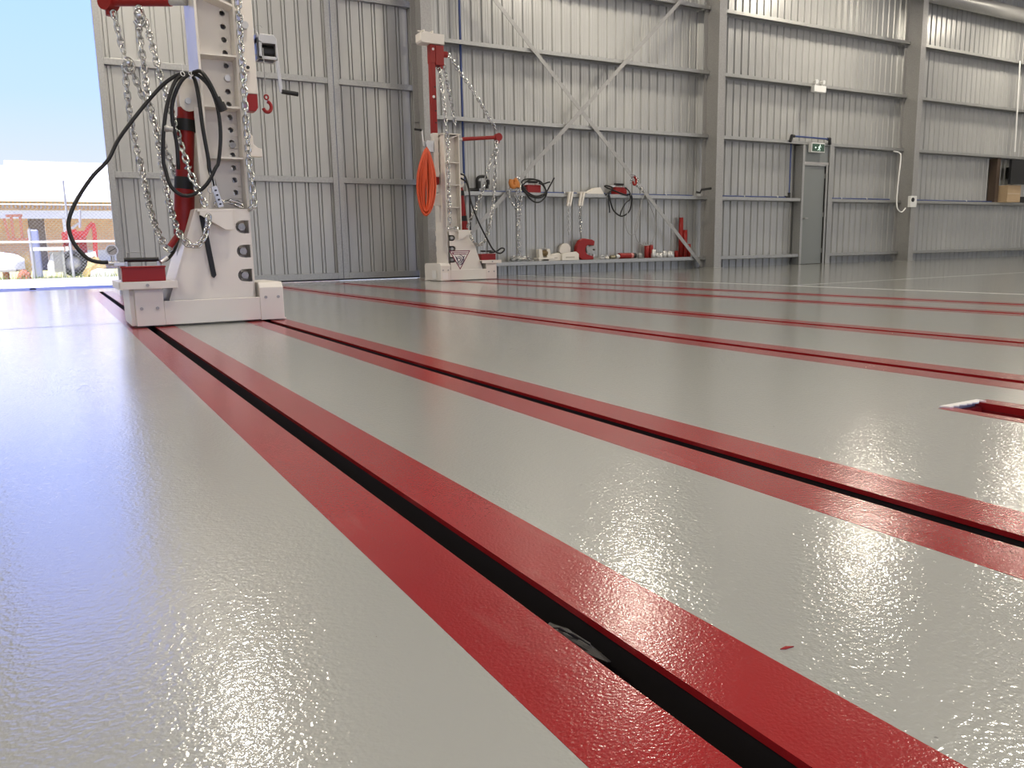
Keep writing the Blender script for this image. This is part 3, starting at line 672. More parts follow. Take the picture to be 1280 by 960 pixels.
# black hose union on coil
tag(MB().cyl(a1(535,685,5.70), a1(580,690,5.70), .017, n=12).cyl(a1(540,685,5.70), a1(555,687,5.70), .021, n=12).build('hose_union', STEELD), 'dark metal union on the hose coil beside the red cylinder', 'coupling')
# perforated clamp plate with two wires
t = thing('chain_clamp', 'perforated grey clamp hanging by wires above the near cabinet', 'clamp', b1(835,255,5.665)); o = Vector(t.location)
pa, pb = b1(800,140,5.665)-o, b1(838,252,5.665)-o
cl = MB(); cl.beam(pa, pb, .036, .012, (0,1,0)); cl.build('clamp_plate', GREYM, t, .002)
hl = MB()
for k in (.2, .42, .64, .85): c = pa+(pb-pa)*k; hl.cyl(c+Vector((0,-.022,0)), c+Vector((0,.022,0)), .006, n=10)
hl.build('clamp_hole', BLK, t)
for s in (-6, 8): MB().tube([a1(778+s,890,5.675)-o, b1(800+s,145,5.665)-o], .0035, 6).build('clamp_wire', CHROME, t)
MB().tube([b1(780,160,5.66)-o+Vector((.014*math.cos(k*PI/6), 0, .02*math.sin(k*PI/6))) for k in range(12)], .004, 6, True).build('clamp_ring', CHROME, t)

# winch on the near tower post
def winch(label, base, s=1, short=False):
    t = thing('hand_winch', label, 'winch', base, 0 if s == 1 else PI, group='hand winches')
    b = MB(); b.box(0, .012, -.07, .07, 0, .17); b.prism([(0,.105),(0,.14),(.02,.165),(.115,.165),(.135,.14),(.135,.105)], 'y', -.07, .07); b.box(.0, .135, -.07, -.055, 0, .02); b.box(.123, .135, -.07, .07, 0, .11); b.box(0, .135, .05, .07, 0, .11)
    b.box(0, .03, -.07, -.05, .0, .12); b.build('winch_frame', GREYM, t, .003)
    MB().cyl((.012, 0, .06), (.123, 0, .06), .045, n=18).build('winch_drum', BLK, t)
    up = -1 if short else 1
    cr = MB(); cr.beam((.142, 0, .10), (.162, 0, -.20*up+.06*(1-up)), .022, .008, (0,1,0)); cr.cyl((.125, 0, .09), (.15, 0, .09), .012, n=10); cro = cr.build('crank', CHROME, t, .002)
    MB().cyl((.165, 0, -.195*up+.06*(1-up)), (.28, 0, -.205*up+.06*(1-up)), .016, n=12).build('crank_grip', BLK, cro)
    mnt = MB(); mnt.box(-.035, -.004, -.03, .03, .19, .205); mnt.cyl((-.02, 0, .0), (-.02, 0, .20), .008, n=8); mnt.cyl((-.05, -.02, .03), (0, -.02, .03), .005, n=8); mnt.cyl((-.06, 0, .2), (0, 0, .2), .007, n=8); mnt.build('mounting_pin', GREYM, t)
    MB().tube([(.03+.022*math.cos(k*PI/7), -.02, .215+.018*math.sin(k*PI/7)) for k in range(10)], .0025, 5).build('safety_clip', STEEL, t)
    if not short:
        MB().cyl((.035, -.075, .07), (.042, -.045, -.225), .0035, n=6).build('winch_cable', STEELD, t)
        h = MB(); c = Vector((.043, -.045, -.27)); h.tube([c+Vector((.014*math.cos(k*PI/5), 0, .02+.016*math.sin(k*PI/5))) for k in range(10)], .006, 6, True)
        h.tube([c+Vector((-.0+.03*math.cos(a)*(1 if a > -2 else .9), 0, -.045+.036*math.sin(a))) for a in [PI*.5-.1-k*.36 for k in range(13)]], .0125, 8); h.build('hook', TRED, t)
    return t
winch('grey hand winch with black crank grip on the right of near tower', w1(.49, -.0, 1.795))
winch('hand winch behind the orange hose coil on the far tower', w2(.43, 0, 2.05-.13), -1, True)

# ------------------------------------------------------------------ gear of the far tower
YF = 11.2
sm = dict(pitch=.055, w=.021, r=.0095, seg=8, ring=4)
chain('taut chain slanting from the red mast head to the far arm tip', [[A2(358,222,11.35), A2(450,360,11.34), A2(560,520,11.32), A2(660,690,11.31), A2(732,810,11.3)]], 'chains of the far tower', **sm)
chain('long chain looping down from the far arm tip to the cabinet', [
    [A2(725,875,11.3), B2(572,140,11.3), B2(568,300,11.3), B2(558,450,11.3), B2(540,570,11.25), B2(515,665,11.2), B2(480,700,11.1), B2(445,690,11.0), B2(422,640,10.98)],
    [B2(574,130,11.28), B2(540,200,11.28), B2(522,280,11.28), B2(500,360,11.25), B2(465,450,11.2), B2(440,510,11.15), B2(415,570,11.1), B2(405,610,11.08)]], 'chains of the far tower', [B2(576,120,11.27)], **sm)
chain('chain hanging from the red mast bracket down the far column face', [
    [A2(295,330,11.28), A2(315,480,11.2), A2(335,650,11.12), A2(348,790,11.08), B2(285,60,11.06), B2(288,200,11.06), B2(293,350,11.06), B2(297,480,11.06), B2(300,590,11.06)],
    [B2(285,600,11.06), B2(320,600,11.05), B2(360,604,11.05)]], 'chains of the far tower', **sm)
chain('thinner chain hanging behind the red mast to the column cap', [[A2(330,310,11.36), A2(355,450,11.36), A2(385,590,11.36), A2(405,700,11.36), A2(420,790,11.36)]], 'chains of the far tower', **sm)
tube_obj('hydraulic_hose', [B2(362,275,11.2), B2(390,290,11.2), B2(412,360,11.15), B2(425,440,11.1), B2(470,560,11.05), B2(520,660,11.05), B2(560,730,11.05), B2(600,752,11.05), B2(628,730,11.05), B2(610,720,11.06), B2(575,742,11.08), B2(530,748,11.1)], .0135, HOSE, 'black hose curving from the far tower down to its pump', 'hose', 'black hoses of the far tower')
tube_obj('hydraulic_hose', [B2(365,300,11.22), B2(400,330,11.2), B2(418,400,11.2), B2(420,470,11.22), B2(424,640,11.24)], .013, HOSE, 'black hose hanging straight beside the far red cylinder', 'hose', 'black hoses of the far tower')
# orange hose coil on the winch
p = MB()
for k in range(40):
    u = k/39; wl_, wr = 1+57*rnd.random(), 1+59*rnd.random()
    top = B2(160, 118+22*rnd.random(), 11.15).z; bot = B2(150, 535-(1-max(wl_, wr)/60)*60-25*rnd.random(), 11.15).z
    yy = 11.17+rnd.uniform(-.06, .06); N = 26; pts = []
    for i in range(N):
        a = 2*PI*i/N; s_ = math.sin(a); f = .5-.5*math.cos(a)
        cx = 166-16*f+(wr if s_ > 0 else wl_)*s_*(.75+.25*math.sin(PI*f))
        pts.append(Vector((B2(cx, 300, yy).x, yy+.03*math.sin(2*a), top+(bot-top)*f)))
    p.tube(pts, .0105, 6, True)
tag(p.build('hose_coil', ORANGE), 'bright orange hose coil hung on the far tower winch', 'hose coil')

# ------------------------------------------------------------------ things along the braced wall
YS = 12.62; ZS = .2365            # lowest girt top
ZG = 1.4565
# black pipe arch (air line filter) on the girt
t = thing('air_regulator', 'black arched air fitting on the girt right of the far tower', 'air fitting', (at(600,236,12.6).x, 12.6, ZG)); o = Vector(t.location)
MB().tube(spline([B2(430,370,12.55)-o, B2(462,365,12.55)-o, B2(463,310,12.55)-o, B2(480,292,12.55)-o, B2(515,295,12.55)-o, B2(522,325,12.55)-o, B2(522,372,12.55)-o], .03), .028, 10).build('fitting_body', BLK, t)
c = MB(); c.cyl(B2(465,345,12.55)-o+Vector((0,-.03,-.05)), B2(465,345,12.55)-o+Vector((0,-.03,.07)), .045, n=14); c.build('filter_bowl', BLK, t); c = MB(); c.cyl(B2(522,330,12.55)-o+Vector((0,-.03,-.03)), B2(522,330,12.55)-o+Vector((0,-.03,.05)), .035, n=14); c.build('fitting_valve', BLK, t); MB().cyl(B2(420,372,12.55)-o, B2(470,368,12.55)-o, .035, n=12).build('pipe_stub', BLK, t)
# orange hook and chains
t = thing('chain_hook', 'orange grab hook with long zinc chain hanging from the brace', 'hook', E2(110,170,12.40)); o = Vector(t.location)
h = MB(); h.tube(spline([E2(*p, 12.38)-o for p in ((92,165),(88,185),(98,205),(112,200),(110,175))], .012), .042, 10); h.tube(spline([E2(*p, 12.38)-o for p in ((110,160),(120,175),(128,195),(126,212))], .012), .04, 10); h.build('hook_body', ORHOOK, t)
bigc = dict(pitch=.055, w=.02, r=.009, seg=8, ring=4)
for pts in ([(125,155),(138,165),(142,185),(142,205),(140,240),(152,290),(150,320),(135,338),(118,335),(95,300),(78,260),(70,235),(85,215),(105,205)],
            [(128,215),(118,250),(125,290),(140,330),(138,400),(135,470),(140,540),(145,600),(150,630)],
            [(130,250),(140,300),(126,345),(125,420),(128,500),(130,560),(140,615)],):
    chain_mesh(MB(), [E2(*p, 12.40)-o for p in pts], **bigc).build('chain_run', CHAIN, t)
pl = MB()
for k in range(6):
    x0 = E2(80+k*8, 640, 12.55).x; pts = [Vector((x0+rnd.uniform(-.02,.3), 12.6+rnd.uniform(-.09,.08), ZS+.022+rnd.uniform(0,.07))) for _ in range(6)]
    chain_mesh(pl, [q-o for q in pts], **bigc)
chain_mesh(pl, [Vector((E2(x, 640, 12.55).x, 12.53+.02*math.sin(x), ZS+.022))-o for x in (75, 95, 115, 140, 165, 190, 212)], **bigc)
pl.build('chain_heap', CHAIN, t)
# white clamps with chains hanging over the girt
for i, (cx, n_) in enumerate(((437, 'left'), (506, 'right'))):
    lab = ['cream hook plate with chain hanging on the girt, nearer the hose coil', 'cream hook plate with chain hanging on the girt, nearer the pale wedge'][i]
    t = thing('chain_plate', lab, 'chain plate', E2(cx, 290, 12.44), group='cream hook plates on the girt'); o = Vector(t.location)
    tl, bl_ = E2(cx+8, 235, 12.44)-o, E2(cx-7, 320, 12.44)-o
    for s in (-1, 1):
        x = s*.028; y = -.02
        MB().add([(tl.x+x-.018, y, tl.z),(tl.x+x+.018, y, tl.z),(bl_.x+x+.018, y, bl_.z),(bl_.x+x-.018, y, bl_.z),(tl.x+x-.018, .02, tl.z),(tl.x+x+.018, .02, tl.z),(bl_.x+x+.018, .02, bl_.z),(bl_.x+x-.018, .02, bl_.z)], [(0,1,2,3),(7,6,5,4),(0,4,5,1),(1,5,6,2),(2,6,7,3),(3,7,4,0)]).build('plate_cheek', CREAM, t, .003)
    MB().box(tl.x-.03, tl.x+.03, 0, .14, tl.z-.03, tl.z).build('plate_top', CREAM, t)
    MB().cyl((bl_.x-.04, 0, bl_.z+.05), (bl_.x+.04, 0, bl_.z+.05), .012, n=10).build('plate_pin', GREYM, t)
    chain_mesh(MB(), [Vector((bl_.x, 0, bl_.z+.04)), E2(cx-8, 380, 12.44)-o, E2(cx-6, 440, 12.44)-o, E2(cx-5, 496, 12.44)-o], **bigc).build('chain_run', CHAIN if i else GREYM, t)
# wedge plate lying on girt
q0, q1 = E2(535, 245, 12.55), E2(636, 250, 12.55)
MBx = MB(); MBx.prism([(q0.x, ZG), (q0.x, ZG+.02), (q0.x+.2, ZG+.11), (q0.x+.31, ZG+.125), (q1.x, ZG+.01), (q1.x, ZG)], 'y', 12.53, 12.66)
tag(MBx.build('wedge_block', CREAM, None, .004), 'cream wedge-shaped block lying on the girt right of the hook plates', 'wedge')
# red chain hook and strap at the right brace
t = thing('chain_hook', 'red hook on a short chain tied to the falling brace', 'hook', E2(820,165,12.38)); o = Vector(t.location)
chain_mesh(MB(), [E2(*p, 12.38)-o for p in ((800,135),(808,150),(800,180),(806,195))], **bigc).build('chain_run', CHAIN, t)
chain_mesh(MB(), [E2(*p, 12.38)-o for p in ((812,140),(838,160),(832,195),(850,210),(878,235))], **bigc).build('chain_run', CHAIN, t)
MB().tube(spline([E2(*p, 12.36)-o for p in ((820,145),(830,165),(828,190),(816,192),(812,172))], .015), .022, 8).build('hook_body', TRED, t)
MB().tube(spline([E2(*p, 12.40)-o for p in ((848,205),(860,220),(880,240))], .015), .018, 8).build('hook_tail', STEELD, t)
# wire rope slings
for i, (pts, lab) in enumerate(((((800,250),(775,380),(768,430),(785,480),(805,490),(830,470),(850,360),(862,270)), 'thin wire sling hanging in a narrow loop right of the hose'),
                              (((880,250),(850,340),(825,450),(835,520),(870,552),(915,545),(940,490),(942,400),(905,300),(888,260)), 'thin wire sling hanging in a wide loop below the right brace'))):
    tube_obj('wire_sling', [E2(*p, 12.46) for p in pts], .0085, STEELD, lab, 'wire sling', 'wire slings', n=6)
# twin pulley block
q = E2(285, 640, 12.6); t = thing('pulley_block', 'cream twin-cheeked pulley block on the shelf beside the chain heap', 'pulley block', (q.x, 12.6, ZS)); 
b = MB(); b.box(-.17, .15, -.09, .09, 0.03, .06)
b.build('block_base', CREAM, t, .004)
for x in (-.10, .07): MB().prism([(x-.035,.06),(x+.055,.06),(x+.03,.215),(x-.04,.215)], 'y', -.05, .05).build('block_cheek', CREAM, t, .008)
MB().cyl((-.06, 0, .14), (.05, 0, .14), .06, n=18).build('sheave', mat('sheave_brass', (.16,.11,.05), .4, .6), t)
ft = MB()
for x in (-.12, .09): ft.box(x-.03, x+.03, -.07, .07, 0, .03)
ft.build('block_foot', CREAM, t)
MB().tube([(-.13,0,.2),(-.06,0,.225),(.06,0,.225),(.11,0,.2)], .012, 8).build('block_pin', STEELD, t)
# cream bars and disc
def slab_thing(name, cx0, cx1, cz0, cz1, y0, y1, lab, cat, tilt):
    q0, q1 = E2(cx0, 645, 12.55), E2(cx1, 645, 12.55); t = thing(name, lab, cat, ((q0.x+q1.x)/2, (y0+y1)/2, ZS+cz0), group='cream clamp bars on the shelf')
    h = (q1.x-q0.x)/2; d = (y1-y0)/2; H = cz1-cz0
    MB().prism([(-h,0),(-h,H*.6),(-h+.02,H*.75),(h-.06,H*.75+tilt),(h,H*.5+tilt),(h,0)], 'y', -d, d).build('bar_body', CREAM, t, .006)
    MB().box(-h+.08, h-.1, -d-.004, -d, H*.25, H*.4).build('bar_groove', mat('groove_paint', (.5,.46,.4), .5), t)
    return t
slab_thing('clamp_bar', 327, 392, 0, .15, 12.56, 12.66, 'cream clamp bar lying behind the front bar on the shelf', 'clamp bar', .03)
slab_thing('clamp_bar', 385, 484, 0, .17, 12.505, 12.555, 'longer cream clamp bar in front, leaning by the red C-clamp', 'clamp bar', .03)
q = E2(408, 600, 12.68); t = thing('clamp_disc', 'cream round-topped clamp jaw standing behind the clamp bars', 'clamp jaw', (q.x, 12.69, ZS))
MB().prism([(-.10,0),(-.10,.13),(-.135,.16)]+[(.125*math.cos(a), .20+.115*math.sin(a)) for a in [PI-.25-k*(PI-.4)/10 for k in range(11)]]+[(.12,.17),(.10,.13),(.10,0)], 'y', -.035, .035).build('jaw_body', CREAM, t, .006)
# red C clamp
q = E2(530, 640, 12.6); t = thing('c_clamp', 'large red C-shaped clamp standing on the shelf', 'clamp', (q.x, 12.6, ZS))
out = [(-.10,0),(-.21,.07),(-.235,.16),(-.22,.26),(-.16,.36),(-.07,.40),(.13,.375),(.185,.345),(.17,.26),(.03,.275),(-.02,.24),(-.03,.16),(.0,.11),(.06,.085),(.16,.06),(.15,.0)]
MB().prism(out, 'y', -.05, .05).build('clamp_frame', TRED, t, .012)
j = MB(); j.prism([(.02,.12),(.0,.24),(.21,.265),(.24,.18),(.2,.17),(.19,.2),(.14,.2),(.13,.12)], 'y', -.035, .035); j.cyl((.09,0,.06),(.09,0,.2),.016,n=10); j.build('clamp_jaw', STEELD, t, .004)
MB().cyl((.19,0,.10),(.19,0,.06),.03,n=12).build('clamp_screw', CHROME, t)
# small steel pieces
def small(name, cx, lab, fn, mt, grp='small steel fittings on the shelf', y=12.57):
    q = E2(cx, 640, y); t = fn(MB(), Vector((q.x, y, ZS))).build(name, mt); return tag(t, lab, 'steel fitting', grp)
small('steel_pin', 598, 'thin steel pin lying flat right of the red C-clamp', lambda b, o: b.cyl(o+Vector((-.08,0,.012)), o+Vector((.06,.03,.012)), .012, n=10), STEELD)
small('shackle', 633, 'small grey shackle on the shelf, second piece right of the C-clamp', lambda b, o: b.tube([o+Vector((.04*math.cos(k*PI/8), .01, .02+.05*math.sin(k*PI/8))) for k in range(9)], .014, 8).cyl(o+Vector((-.055,.01,.018)), o+Vector((.055,.01,.018)), .015, n=10), GREYM)
small('steel_cone', 657, 'shiny steel cone fitting on the shelf', lambda b, o: b.lathe([(0,.06),(.03,.06),(.05,.03),(.05,0),(0,0)], o, n=16).cyl(o+Vector((0,0,.05)), o+Vector((0,0,.085)), .018, n=10), CHROME)
small('chain_shortener', 690, 'brassy connector left of the lying red jack', lambda b, o: b.cyl(o+Vector((-.05,0,.035)), o+Vector((.04,0,.035)), .035, n=14).cyl(o+Vector((.02,0,.04)), o+Vector((.09,.0,.04)), .022, n=12), mat('dull_brass', (.30,.27,.18), .35, .8))
small('coupler', 715, 'pale threaded coupler touching the left end of the red jack', lambda b, o: b.cyl(o+Vector((-.03,-.01,.045)), o+Vector((.04,-.01,.045)), .04, n=16).cyl(o+Vector((.03,-.01,.045)), o+Vector((.06,-.01,.045)), .025, n=12), GREYM)
# lying red jack
a, b = E2(732, 620, 12.58), E2(832, 618, 12.58); t = thing('hydraulic_jack', 'red cylinder jack lying on its side on the shelf', 'jack', ((a.x+b.x)/2, 12.6, ZS)); h = (b.x-a.x)/2
MB().cyl((-h, 0, .055), (h*.62, 0, .055), .054, n=20).build('jack_body', TRED, t)
MB().cyl((h*.62, 0, .055), (h*.95, 0, .055), .05, n=20).build('jack_collar', BLK, t)
MB().cyl((h*.34, 0, .055), (h*.58, 0, .055), .0545, n=20).build('jack_band', mat('faded_red', (.55,.22,.2), .35), t)
MB().cyl((h*.95, 0, .055), (h*1.05, 0, .055), .03, n=14).build('jack_ram', CHROME, t)
tag(MB().lathe([(0,.1),(.03,.1),(.045,.07),(.045,0),(0,0)], (b.x+.10, 12.6, ZS), n=16).build('steel_cup', STEELD), 'dark steel cup beside the end of the red jack', 'steel fitting', 'small steel fittings on the shelf')
# standing red tubes
def stand(cx0, cx1, ztop, lab, grp, y=12.62, shape='round', top=None):
    q0, q1 = E2(cx0, 630, y), E2(cx1, 630, y); r = (q1.x-q0.x)/2*.9; H = E2(cx0, ztop, y).z-ZS
    t = thing('red_tube', lab, 'tube', ((q0.x+q1.x)/2, y, ZS), group=grp)
    if shape == 'round': MB().lathe([(0,0),(r,0),(r,H),(r*.8,H),(r*.8,H-.03),(0,H-.03)], n=20).build('tube_body', TRED, t)
    else: MB().box(-r, r, -r, r, 0, H).build('tube_body', TRED, t, .006)
    return t
stand(880, 905, 555, 'thicker red tube standing left of its twin on the shelf', 'pair of red tubes on the shelf')
stand(906, 929, 548, 'red tube standing right of its twin beside the steel sockets', 'pair of red tubes on the shelf')
rg = MB(); q = E2(905, 548, 12.58)
for k in range(4): rg.tube([q+Vector((-.11+.065*k+.025*math.cos(j*PI/5), 0, .02+.035*math.sin(j*PI/5))) for j in range(10)], .006, 6, True)
tag(rg.build('ring_bundle', STEELD), 'bunch of thin steel rings on top of the paired red tubes', 'rings')
stand(1058, 1078, 585, 'shortest red tube at the left of the four by the column', 'red tubes beside the column')
stand(1082, 1104, 388, 'tallest red tube standing behind the brace', 'red tubes beside the column', 12.66)
stand(1106, 1129, 462, 'second tallest red tube behind the brace', 'red tubes beside the column', 12.66)
stand(1132, 1151, 545, 'red tube at the right end, nearest the middle column', 'red tubes beside the column', 12.66)
for k, (cx, zt, w) in enumerate(((934,578,9),(952,598,11),(972,600,9),(985,598,9),(997,585,8),(1012,596,9),(1024,586,8),(1040,590,9))):
    y = 12.57+.05*(k % 2); q = E2(cx, 630, y); H = E2(cx, zt, y).z-ZS; r = w*.0062
    lab = ['first and tallest steel socket of the row, next to the red tubes', 'second steel socket of the row, pale and stubby', 'third steel socket of the row', 'fourth steel socket of the row', 'fifth steel socket of the row, slim and tall', 'sixth steel socket of the row', 'seventh steel socket of the row, slim', 'last steel socket of the row, next to the shortest red tube'][k]
    tag(MB().lathe([(0,0),(r,0),(r,H*.55),(r*.8,H*.6),(r*.8,H),(r*.55,H),(r*.55,H-.02),(0,H-.02)], (q.x, y, ZS), n=14).build('steel_socket', GREYM), lab, 'socket', 'row of steel sockets')

# ------------------------------------------------------------------ outside the doorway
tag(MB().box(-30, 30, YOUT, 18.9, -.06, -.002).build('ground_apron', CONC), 'sunlit concrete apron outside the doorway', 'ground', kind='structure')
tag(MB().box(-60, 60, 18.9, 90, -.07, -.02).build('ground_yard', GRASS), 'yard ground beyond the fence', 'ground', kind='structure')
tag(MB().box(-30, 30, 18.75, 18.9, -.06, .05).build('kerb', CONC), 'low concrete kerb before the fence', 'kerb', kind='structure')
FY = 19.15
t = thing('chain_link_fence', 'chain-link fence with pipe posts and rails outside the doorway', 'fence', (0, FY, 0))
for x, h, r in ((-4.2,2.0,.03), (-2.2,1.05,.02), (-.36,1.06,.02), (.335,2.03,.022), (2.4,2.03,.03)): MB().cyl((x,0,-.02),(x,0,h),r,n=10).build('fence_post', WIRE, t)
MB().cyl((.352,-.03,.02),(.345,-.03,.80),.018,n=10).build('fence_post', WIRE, t)
for z, r in ((.79,.021), (1.54,.012)): MB().cyl((-5,0,z),(5,0,z),r,n=10).build('fence_rail', WHT, t)
ms = MB(); W_, H_, dp = 10.0, 1.52, .075
k = -5-H_
while k < 5:
    for s in (1, -1):
        x0, z0, x1, z1 = (k, .02, k+H_, .02+H_) if s == 1 else (k+H_, .02, k, .02+H_)
        ms.tube([(x0, .004*s, z0), (x1, .004*s, z1)], .0026, 3)
    k += dp
o = ms.build('wire_mesh', WIRE, t)
# weeds along the fence
g = MB()
for i in range(1500):
    x = rnd.uniform(-4.5, 4.5); y = rnd.uniform(18.95, 19.9); h = rnd.uniform(.04, .2); a = rnd.uniform(0, PI); d = rnd.uniform(-.06, .06)
    dx, dy = .008*math.cos(a), .008*math.sin(a)
    g.add([(x-dx,y-dy,-.02),(x+dx,y+dy,-.02),(x+d,y+d*.5,h)], [(0,1,2)])
tag(g.build('weeds', LEAF), 'green weeds growing along the fence foot', 'weeds', kind='stuff')
# far brick building with white roof
BY = 38.0
t = thing('brick_building', 'low brick building with white metal roof across the yard', 'building', (0, BY, 0))
MB().box(-12, -.74, .0, 9, -.05, 2.75).build('brick_wall', BRICK, t); MB().box(-.16, 12, 0, 9, -.05, 2.75).build('brick_wall', BRICK, t); MB().box(-.74, -.16, 0, 9, 2.1, 2.75).build('brick_wall', BRICK, t)
MB().box(-.73, -.17, .4, .5, -.05, 2.1).build('dark_opening', GLASSD, t)
rf = MB(); rf.prism([(-1.6,2.75),(-1.6,2.85),(4.5,4.75),(10.2,2.85),(10.2,2.75)], 'x', -1.45, 12); rf.prism([(-1.6,2.75),(-1.6,2.85),(4.2,4.5),(10.2,2.85),(10.2,2.75)], 'x', -12, -1.45); rf.build('roof', WHT, t)
MB().box(-12, 12, -1.75, -1.6, 2.62, 2.86).build('gutter', WHT, t)
ds = MB()
for i in range(70): ds.box(-5+.14*i, -5+.14*i+.07, -1.58, -1.54, 2.35, 2.62)
ds.build('fascia_slats', mat('fascia_grey', (.45,.38,.37), .7), t)
MB().box(-12, 12, -1.5, -1.38, 1.98, 2.3).build('verandah_beam', WHT, t)
for x in (-1.95, .52, 4): MB().box(x-.05, x+.05, -1.5, -1.4, -.05, 2.0).build('verandah_post', WHT, t)
MB().box(.9, 2.9, -.03, .0, .3, .75).build('wall_sign', WHT, t)
# window frame leaning
wf = MB(); o = Vector((0, BY, 0))
for (p0, p1) in (((5,273),(12,300)), ((14,271),(17,298)), ((25,270),(28,298)), ((7,270),(28,269)), ((14,299),(36,299))):
    wf.beam(at(*p0, 35), at(*p1, 35), .09, .09)
tag(wf.build('rusty_frame', RUSTY), 'rusty brown frame standing in the yard behind the fence', 'frame')
# red tractor with loader
YT = 24.0
t = thing('tractor', 'red tractor with raised loader arms behind the fence', 'tractor', at(95, 340, YT)); o = Vector(t.location); o.z = 0; t.location.z = 0
def yt(x, y, d=0): return at(x, y, YT+d)-o
for d in (0, .9):
    la = MB(); pts = [yt(88,297,d), yt(97,300,d), yt(104,298,d), yt(110,285,d), yt(116,279,d), yt(118,290,d), yt(120,325,d)]
    for p, q in zip(pts, pts[1:]): la.beam(p, q, .10, .14, (0,1,0))
    la.build('loader_arm', OUTRED, t)
    MB().beam(yt(89,286,d), yt(100,278,d), .05, .05, (0,1,0)).build('arm_strut', GREYM, t)
bd = MB(); x0, x1 = yt(78,300).x, yt(108,300).x
bd.box(x0, x1, .15, .75, yt(80,303).z, yt(80,278).z*.82); bd.prism([(x0, .75), (x0+.1, 1.15), (x0+.35, 1.2), (x0+.42, .8)], 'y', .2, .7); bd.build('body', OUTRED, t)
en = MB(); en.box(yt(99,300).x, yt(108,300).x, .1, .8, .35, 1.15); en.build('engine_cover', OUTRED, t)
MB().cyl(yt(100,262,.4), yt(100,285,.4), .03, n=8).build('exhaust', GREYM, t)
for (px, py, R, d) in ((92,329,.34,-.1), (92,329,.34,1.0), (113,331,.24,-.05), (113,331,.24,.95)):
    c = yt(px, py, d); c.z = R-.02
    w_ = MB(); w_.lathe([(R*.55,-.10),(R*.9,-.12),(R,-.08),(R,.08),(R*.9,.12),(R*.55,.10)], c, 'y', 24); wo = w_.build('tyre', TYRE, t)
    MB().lathe([(.0001,-.03),(R*.56,-.05),(R*.56,.05),(.0001,.03)], c, 'y', 20).build('wheel_hub', WHT, wo)
    for k in range(10):
        a = PI*k/5
MB().prism([(yt(74,0).x, .05), (yt(74,0).x-.1, .55), (yt(86,0).x, .62), (yt(88,0).x, .30)], 'y', -.1, .1).build('white_panel', WHT, t)
# white boat hull on trailer
YBt = 21.5
a, b = at(-30, 335, YBt), at(27, 312, YBt)
t = thing('boat', 'upturned white boat hull behind the fence at far left', 'boat', ((a.x+b.x)/2, YBt, 0))
L_ = (b.x-a.x)/2+.35; hb = MB(); NS = 14; NR = 10; vs = []
for i in range(NS+1):
    u = i/NS; x = -L_-.4+(2*L_+.4-.32)*u; f = (1-u**4)**.5 if u < 1 else .02
    for k in range(NR+1):
        a_ = PI*k/NR; vs.append((x, -.48*math.cos(a_)*f, .22+.42*max(0, math.sin(a_))**.7*(.55+.45*f)))
hb.add(vs, [(i*(NR+1)+k, i*(NR+1)+k+1, (i+1)*(NR+1)+k+1, (i+1)*(NR+1)+k) for i in range(NS) for k in range(NR)], True); hb.build('hull', WHT, t)
MB().box(-L_, L_-.5, -.42, .42, .17, .22).build('gunwale', GREYM, t)
tr = MB()
for x in (-.9, .1):
    for y in (-.3, .3): tr.box(x-.05, x+.05, y-.05, y+.05, -.02, .2)
tr.build('trestle', RUSTY, t)
def mound(label, px0, px1, h, Y, mt, name, cat):
    a, b = at(px0, 340, Y), at(px1, 340, Y); r = (b.x-a.x)/2; m = MB(); NS = 16; NR = 6; vs = []
    for i in range(NR+1):
        for k in range(NS):
            th = 2*PI*k/NS; rr = r*math.cos(PI/2*i/NR)*rnd.uniform(.85, 1.1); vs.append(((a.x+b.x)/2+rr*math.cos(th), Y+rr*.8*math.sin(th), -.03+h*math.sin(PI/2*i/NR)*rnd.uniform(.85, 1.05)))
    m.add(vs, [(i*NS+k, i*NS+(k+1) % NS, (i+1)*NS+(k+1) % NS, (i+1)*NS+k) for i in range(NR) for k in range(NS)]); m.add([vs[NR*NS+k] for k in range(NS)], [tuple(range(NS))])
    return tag(m.build(name, mt), label, cat)
mound('reddish brown mound of rubble by the fence, beside the boat', 20, 39, .26, 20.6, RUSTY, 'rubble_mound', 'mound')
mound('brown dry brush heap behind the fence at the door edge', 104, 136, .5, 22.8, DRYL, 'brush_heap', 'heap')
# white trailer
YTr = 22.0
a, b = at(40, 330, YTr), at(80, 312, YTr)
t = thing('trailer', 'small white flatbed trailer behind the fence beside the tractor', 'trailer', ((a.x+b.x)/2, YTr, 0)); h = (b.x-a.x)/2
MB().box(-h, h, -.4, .4, b.z-.02, b.z+.06).build('trailer_bed', WHT, t)
lg = MB()
for x in (-h+.04, h-.04):
    for y in (-.36, .36): lg.box(x-.025, x+.025, y-.025, y+.025, -.02, b.z-.02)
lg.build('trailer_leg', WIRE, t)
MB().box(h*.1, h*.8, -.3, .3, .12, b.z-.05).build('tool_box', GREYM, t)
MB().prism([(-h*.1,.05),(-h*.1,.3),(h*.3,b.z-.05),(h*.3,.05)], 'y', -.35, -.3).build('mudguard', WHT, t)
p = at(126, 337, 20.8); tag(MB().prism([(p.x-.22,-.02),(p.x-.2,.14),(p.x-.05,.2),(p.x+.25,.17),(p.x+.3,-.02)], 'y', 20.7, 21.1).build('white_slab', WHT, None, .02), 'pale slab lying behind the fence by the door edge', 'slab')
p = at(44, 320, 23); c = MB(); c.box(p.x-.1, p.x+.12, 23, 23.4, -.02, at(44,287,23).z); tag(c.build('blue_drum', mat('blue_grey', (.30,.33,.48), .6), None, .03), 'tall bluish cabinet standing behind the fence', 'cabinet')
tall = MB()
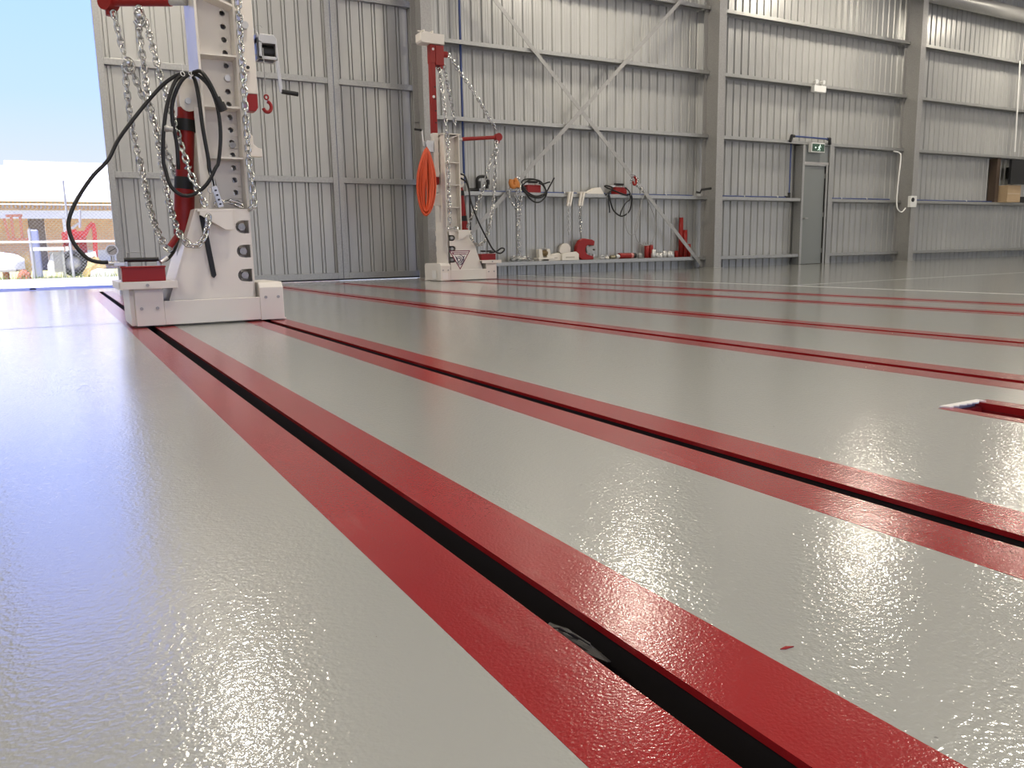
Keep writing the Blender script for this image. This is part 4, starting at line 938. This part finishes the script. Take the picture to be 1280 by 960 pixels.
for i in range(260):
    p = at(rnd.uniform(24, 36), 330, 22.6); h = rnd.uniform(.2, .75); x = p.x; y = 22.6+rnd.uniform(-.2, .2); d = rnd.uniform(-.12, .12)
    tall.add([(x-.006,y,-.02),(x+.006,y,-.02),(x+d,y+d,h)], [(0,1,2)])
tag(tall.build('dry_reeds', DRYL), 'tuft of dry yellow stalks between boat and trailer', 'dry grass', kind='stuff')
fs = fl(40, 364); tag(MB().ball((fs.x, 13.9, .005), .035, 10, (1.3,.8,.55)).build('stone', SCRAP), 'small dark stone lying just outside the doorway', 'stone')

# ------------------------------------------------------------------ sun, sky, view
sun = bpy.data.lights.new('sun', 'SUN'); sun.energy = 15.0; sun.angle = .009; sun.color = (1, .95, .87)
so = bpy.data.objects.new('sun', sun); C.objects.link(so); so.rotation_euler = Vector((-.85, -.53, 2.475)).to_track_quat('Z', 'Y').to_euler(); so.location = (0, 0, 30)
W = bpy.data.worlds.new('sky'); bpy.context.scene.world = W; W.use_nodes = True
N = W.node_tree.nodes; L = W.node_tree.links; bg = N['Background']
tc = N.new('ShaderNodeTexCoord'); sp = N.new('ShaderNodeSeparateXYZ'); rp = N.new('ShaderNodeValToRGB')
L.new(tc.outputs['Generated'], sp.inputs[0]); L.new(sp.outputs['Z'], rp.inputs[0]); L.new(rp.outputs[0], bg.inputs[0])
cr = rp.color_ramp
cr.elements[0].position = 0; cr.elements[0].color = (.43, .45, .48, 1)
cr.elements[1].position = .55; cr.elements[1].color = (.16, .26, 1.1, 1)
for p, c in ((.09, (.42,.46,.56)), (.17, (.32,.44,.92)), (.27, (.27,.42,1.2))):
    e = cr.elements.new(p); e.color = (*c, 1)
bg.inputs[1].default_value = 2.0
S = bpy.context.scene
S.view_settings.view_transform = 'Standard'; S.view_settings.look = 'None'; S.view_settings.gamma = 1; S.view_settings.use_curve_mapping = False
S.view_settings.exposure = -.06
S.cycles.use_denoising = True
S.cycles.max_bounces = 6; S.cycles.diffuse_bounces = 3; S.cycles.glossy_bounces = 3
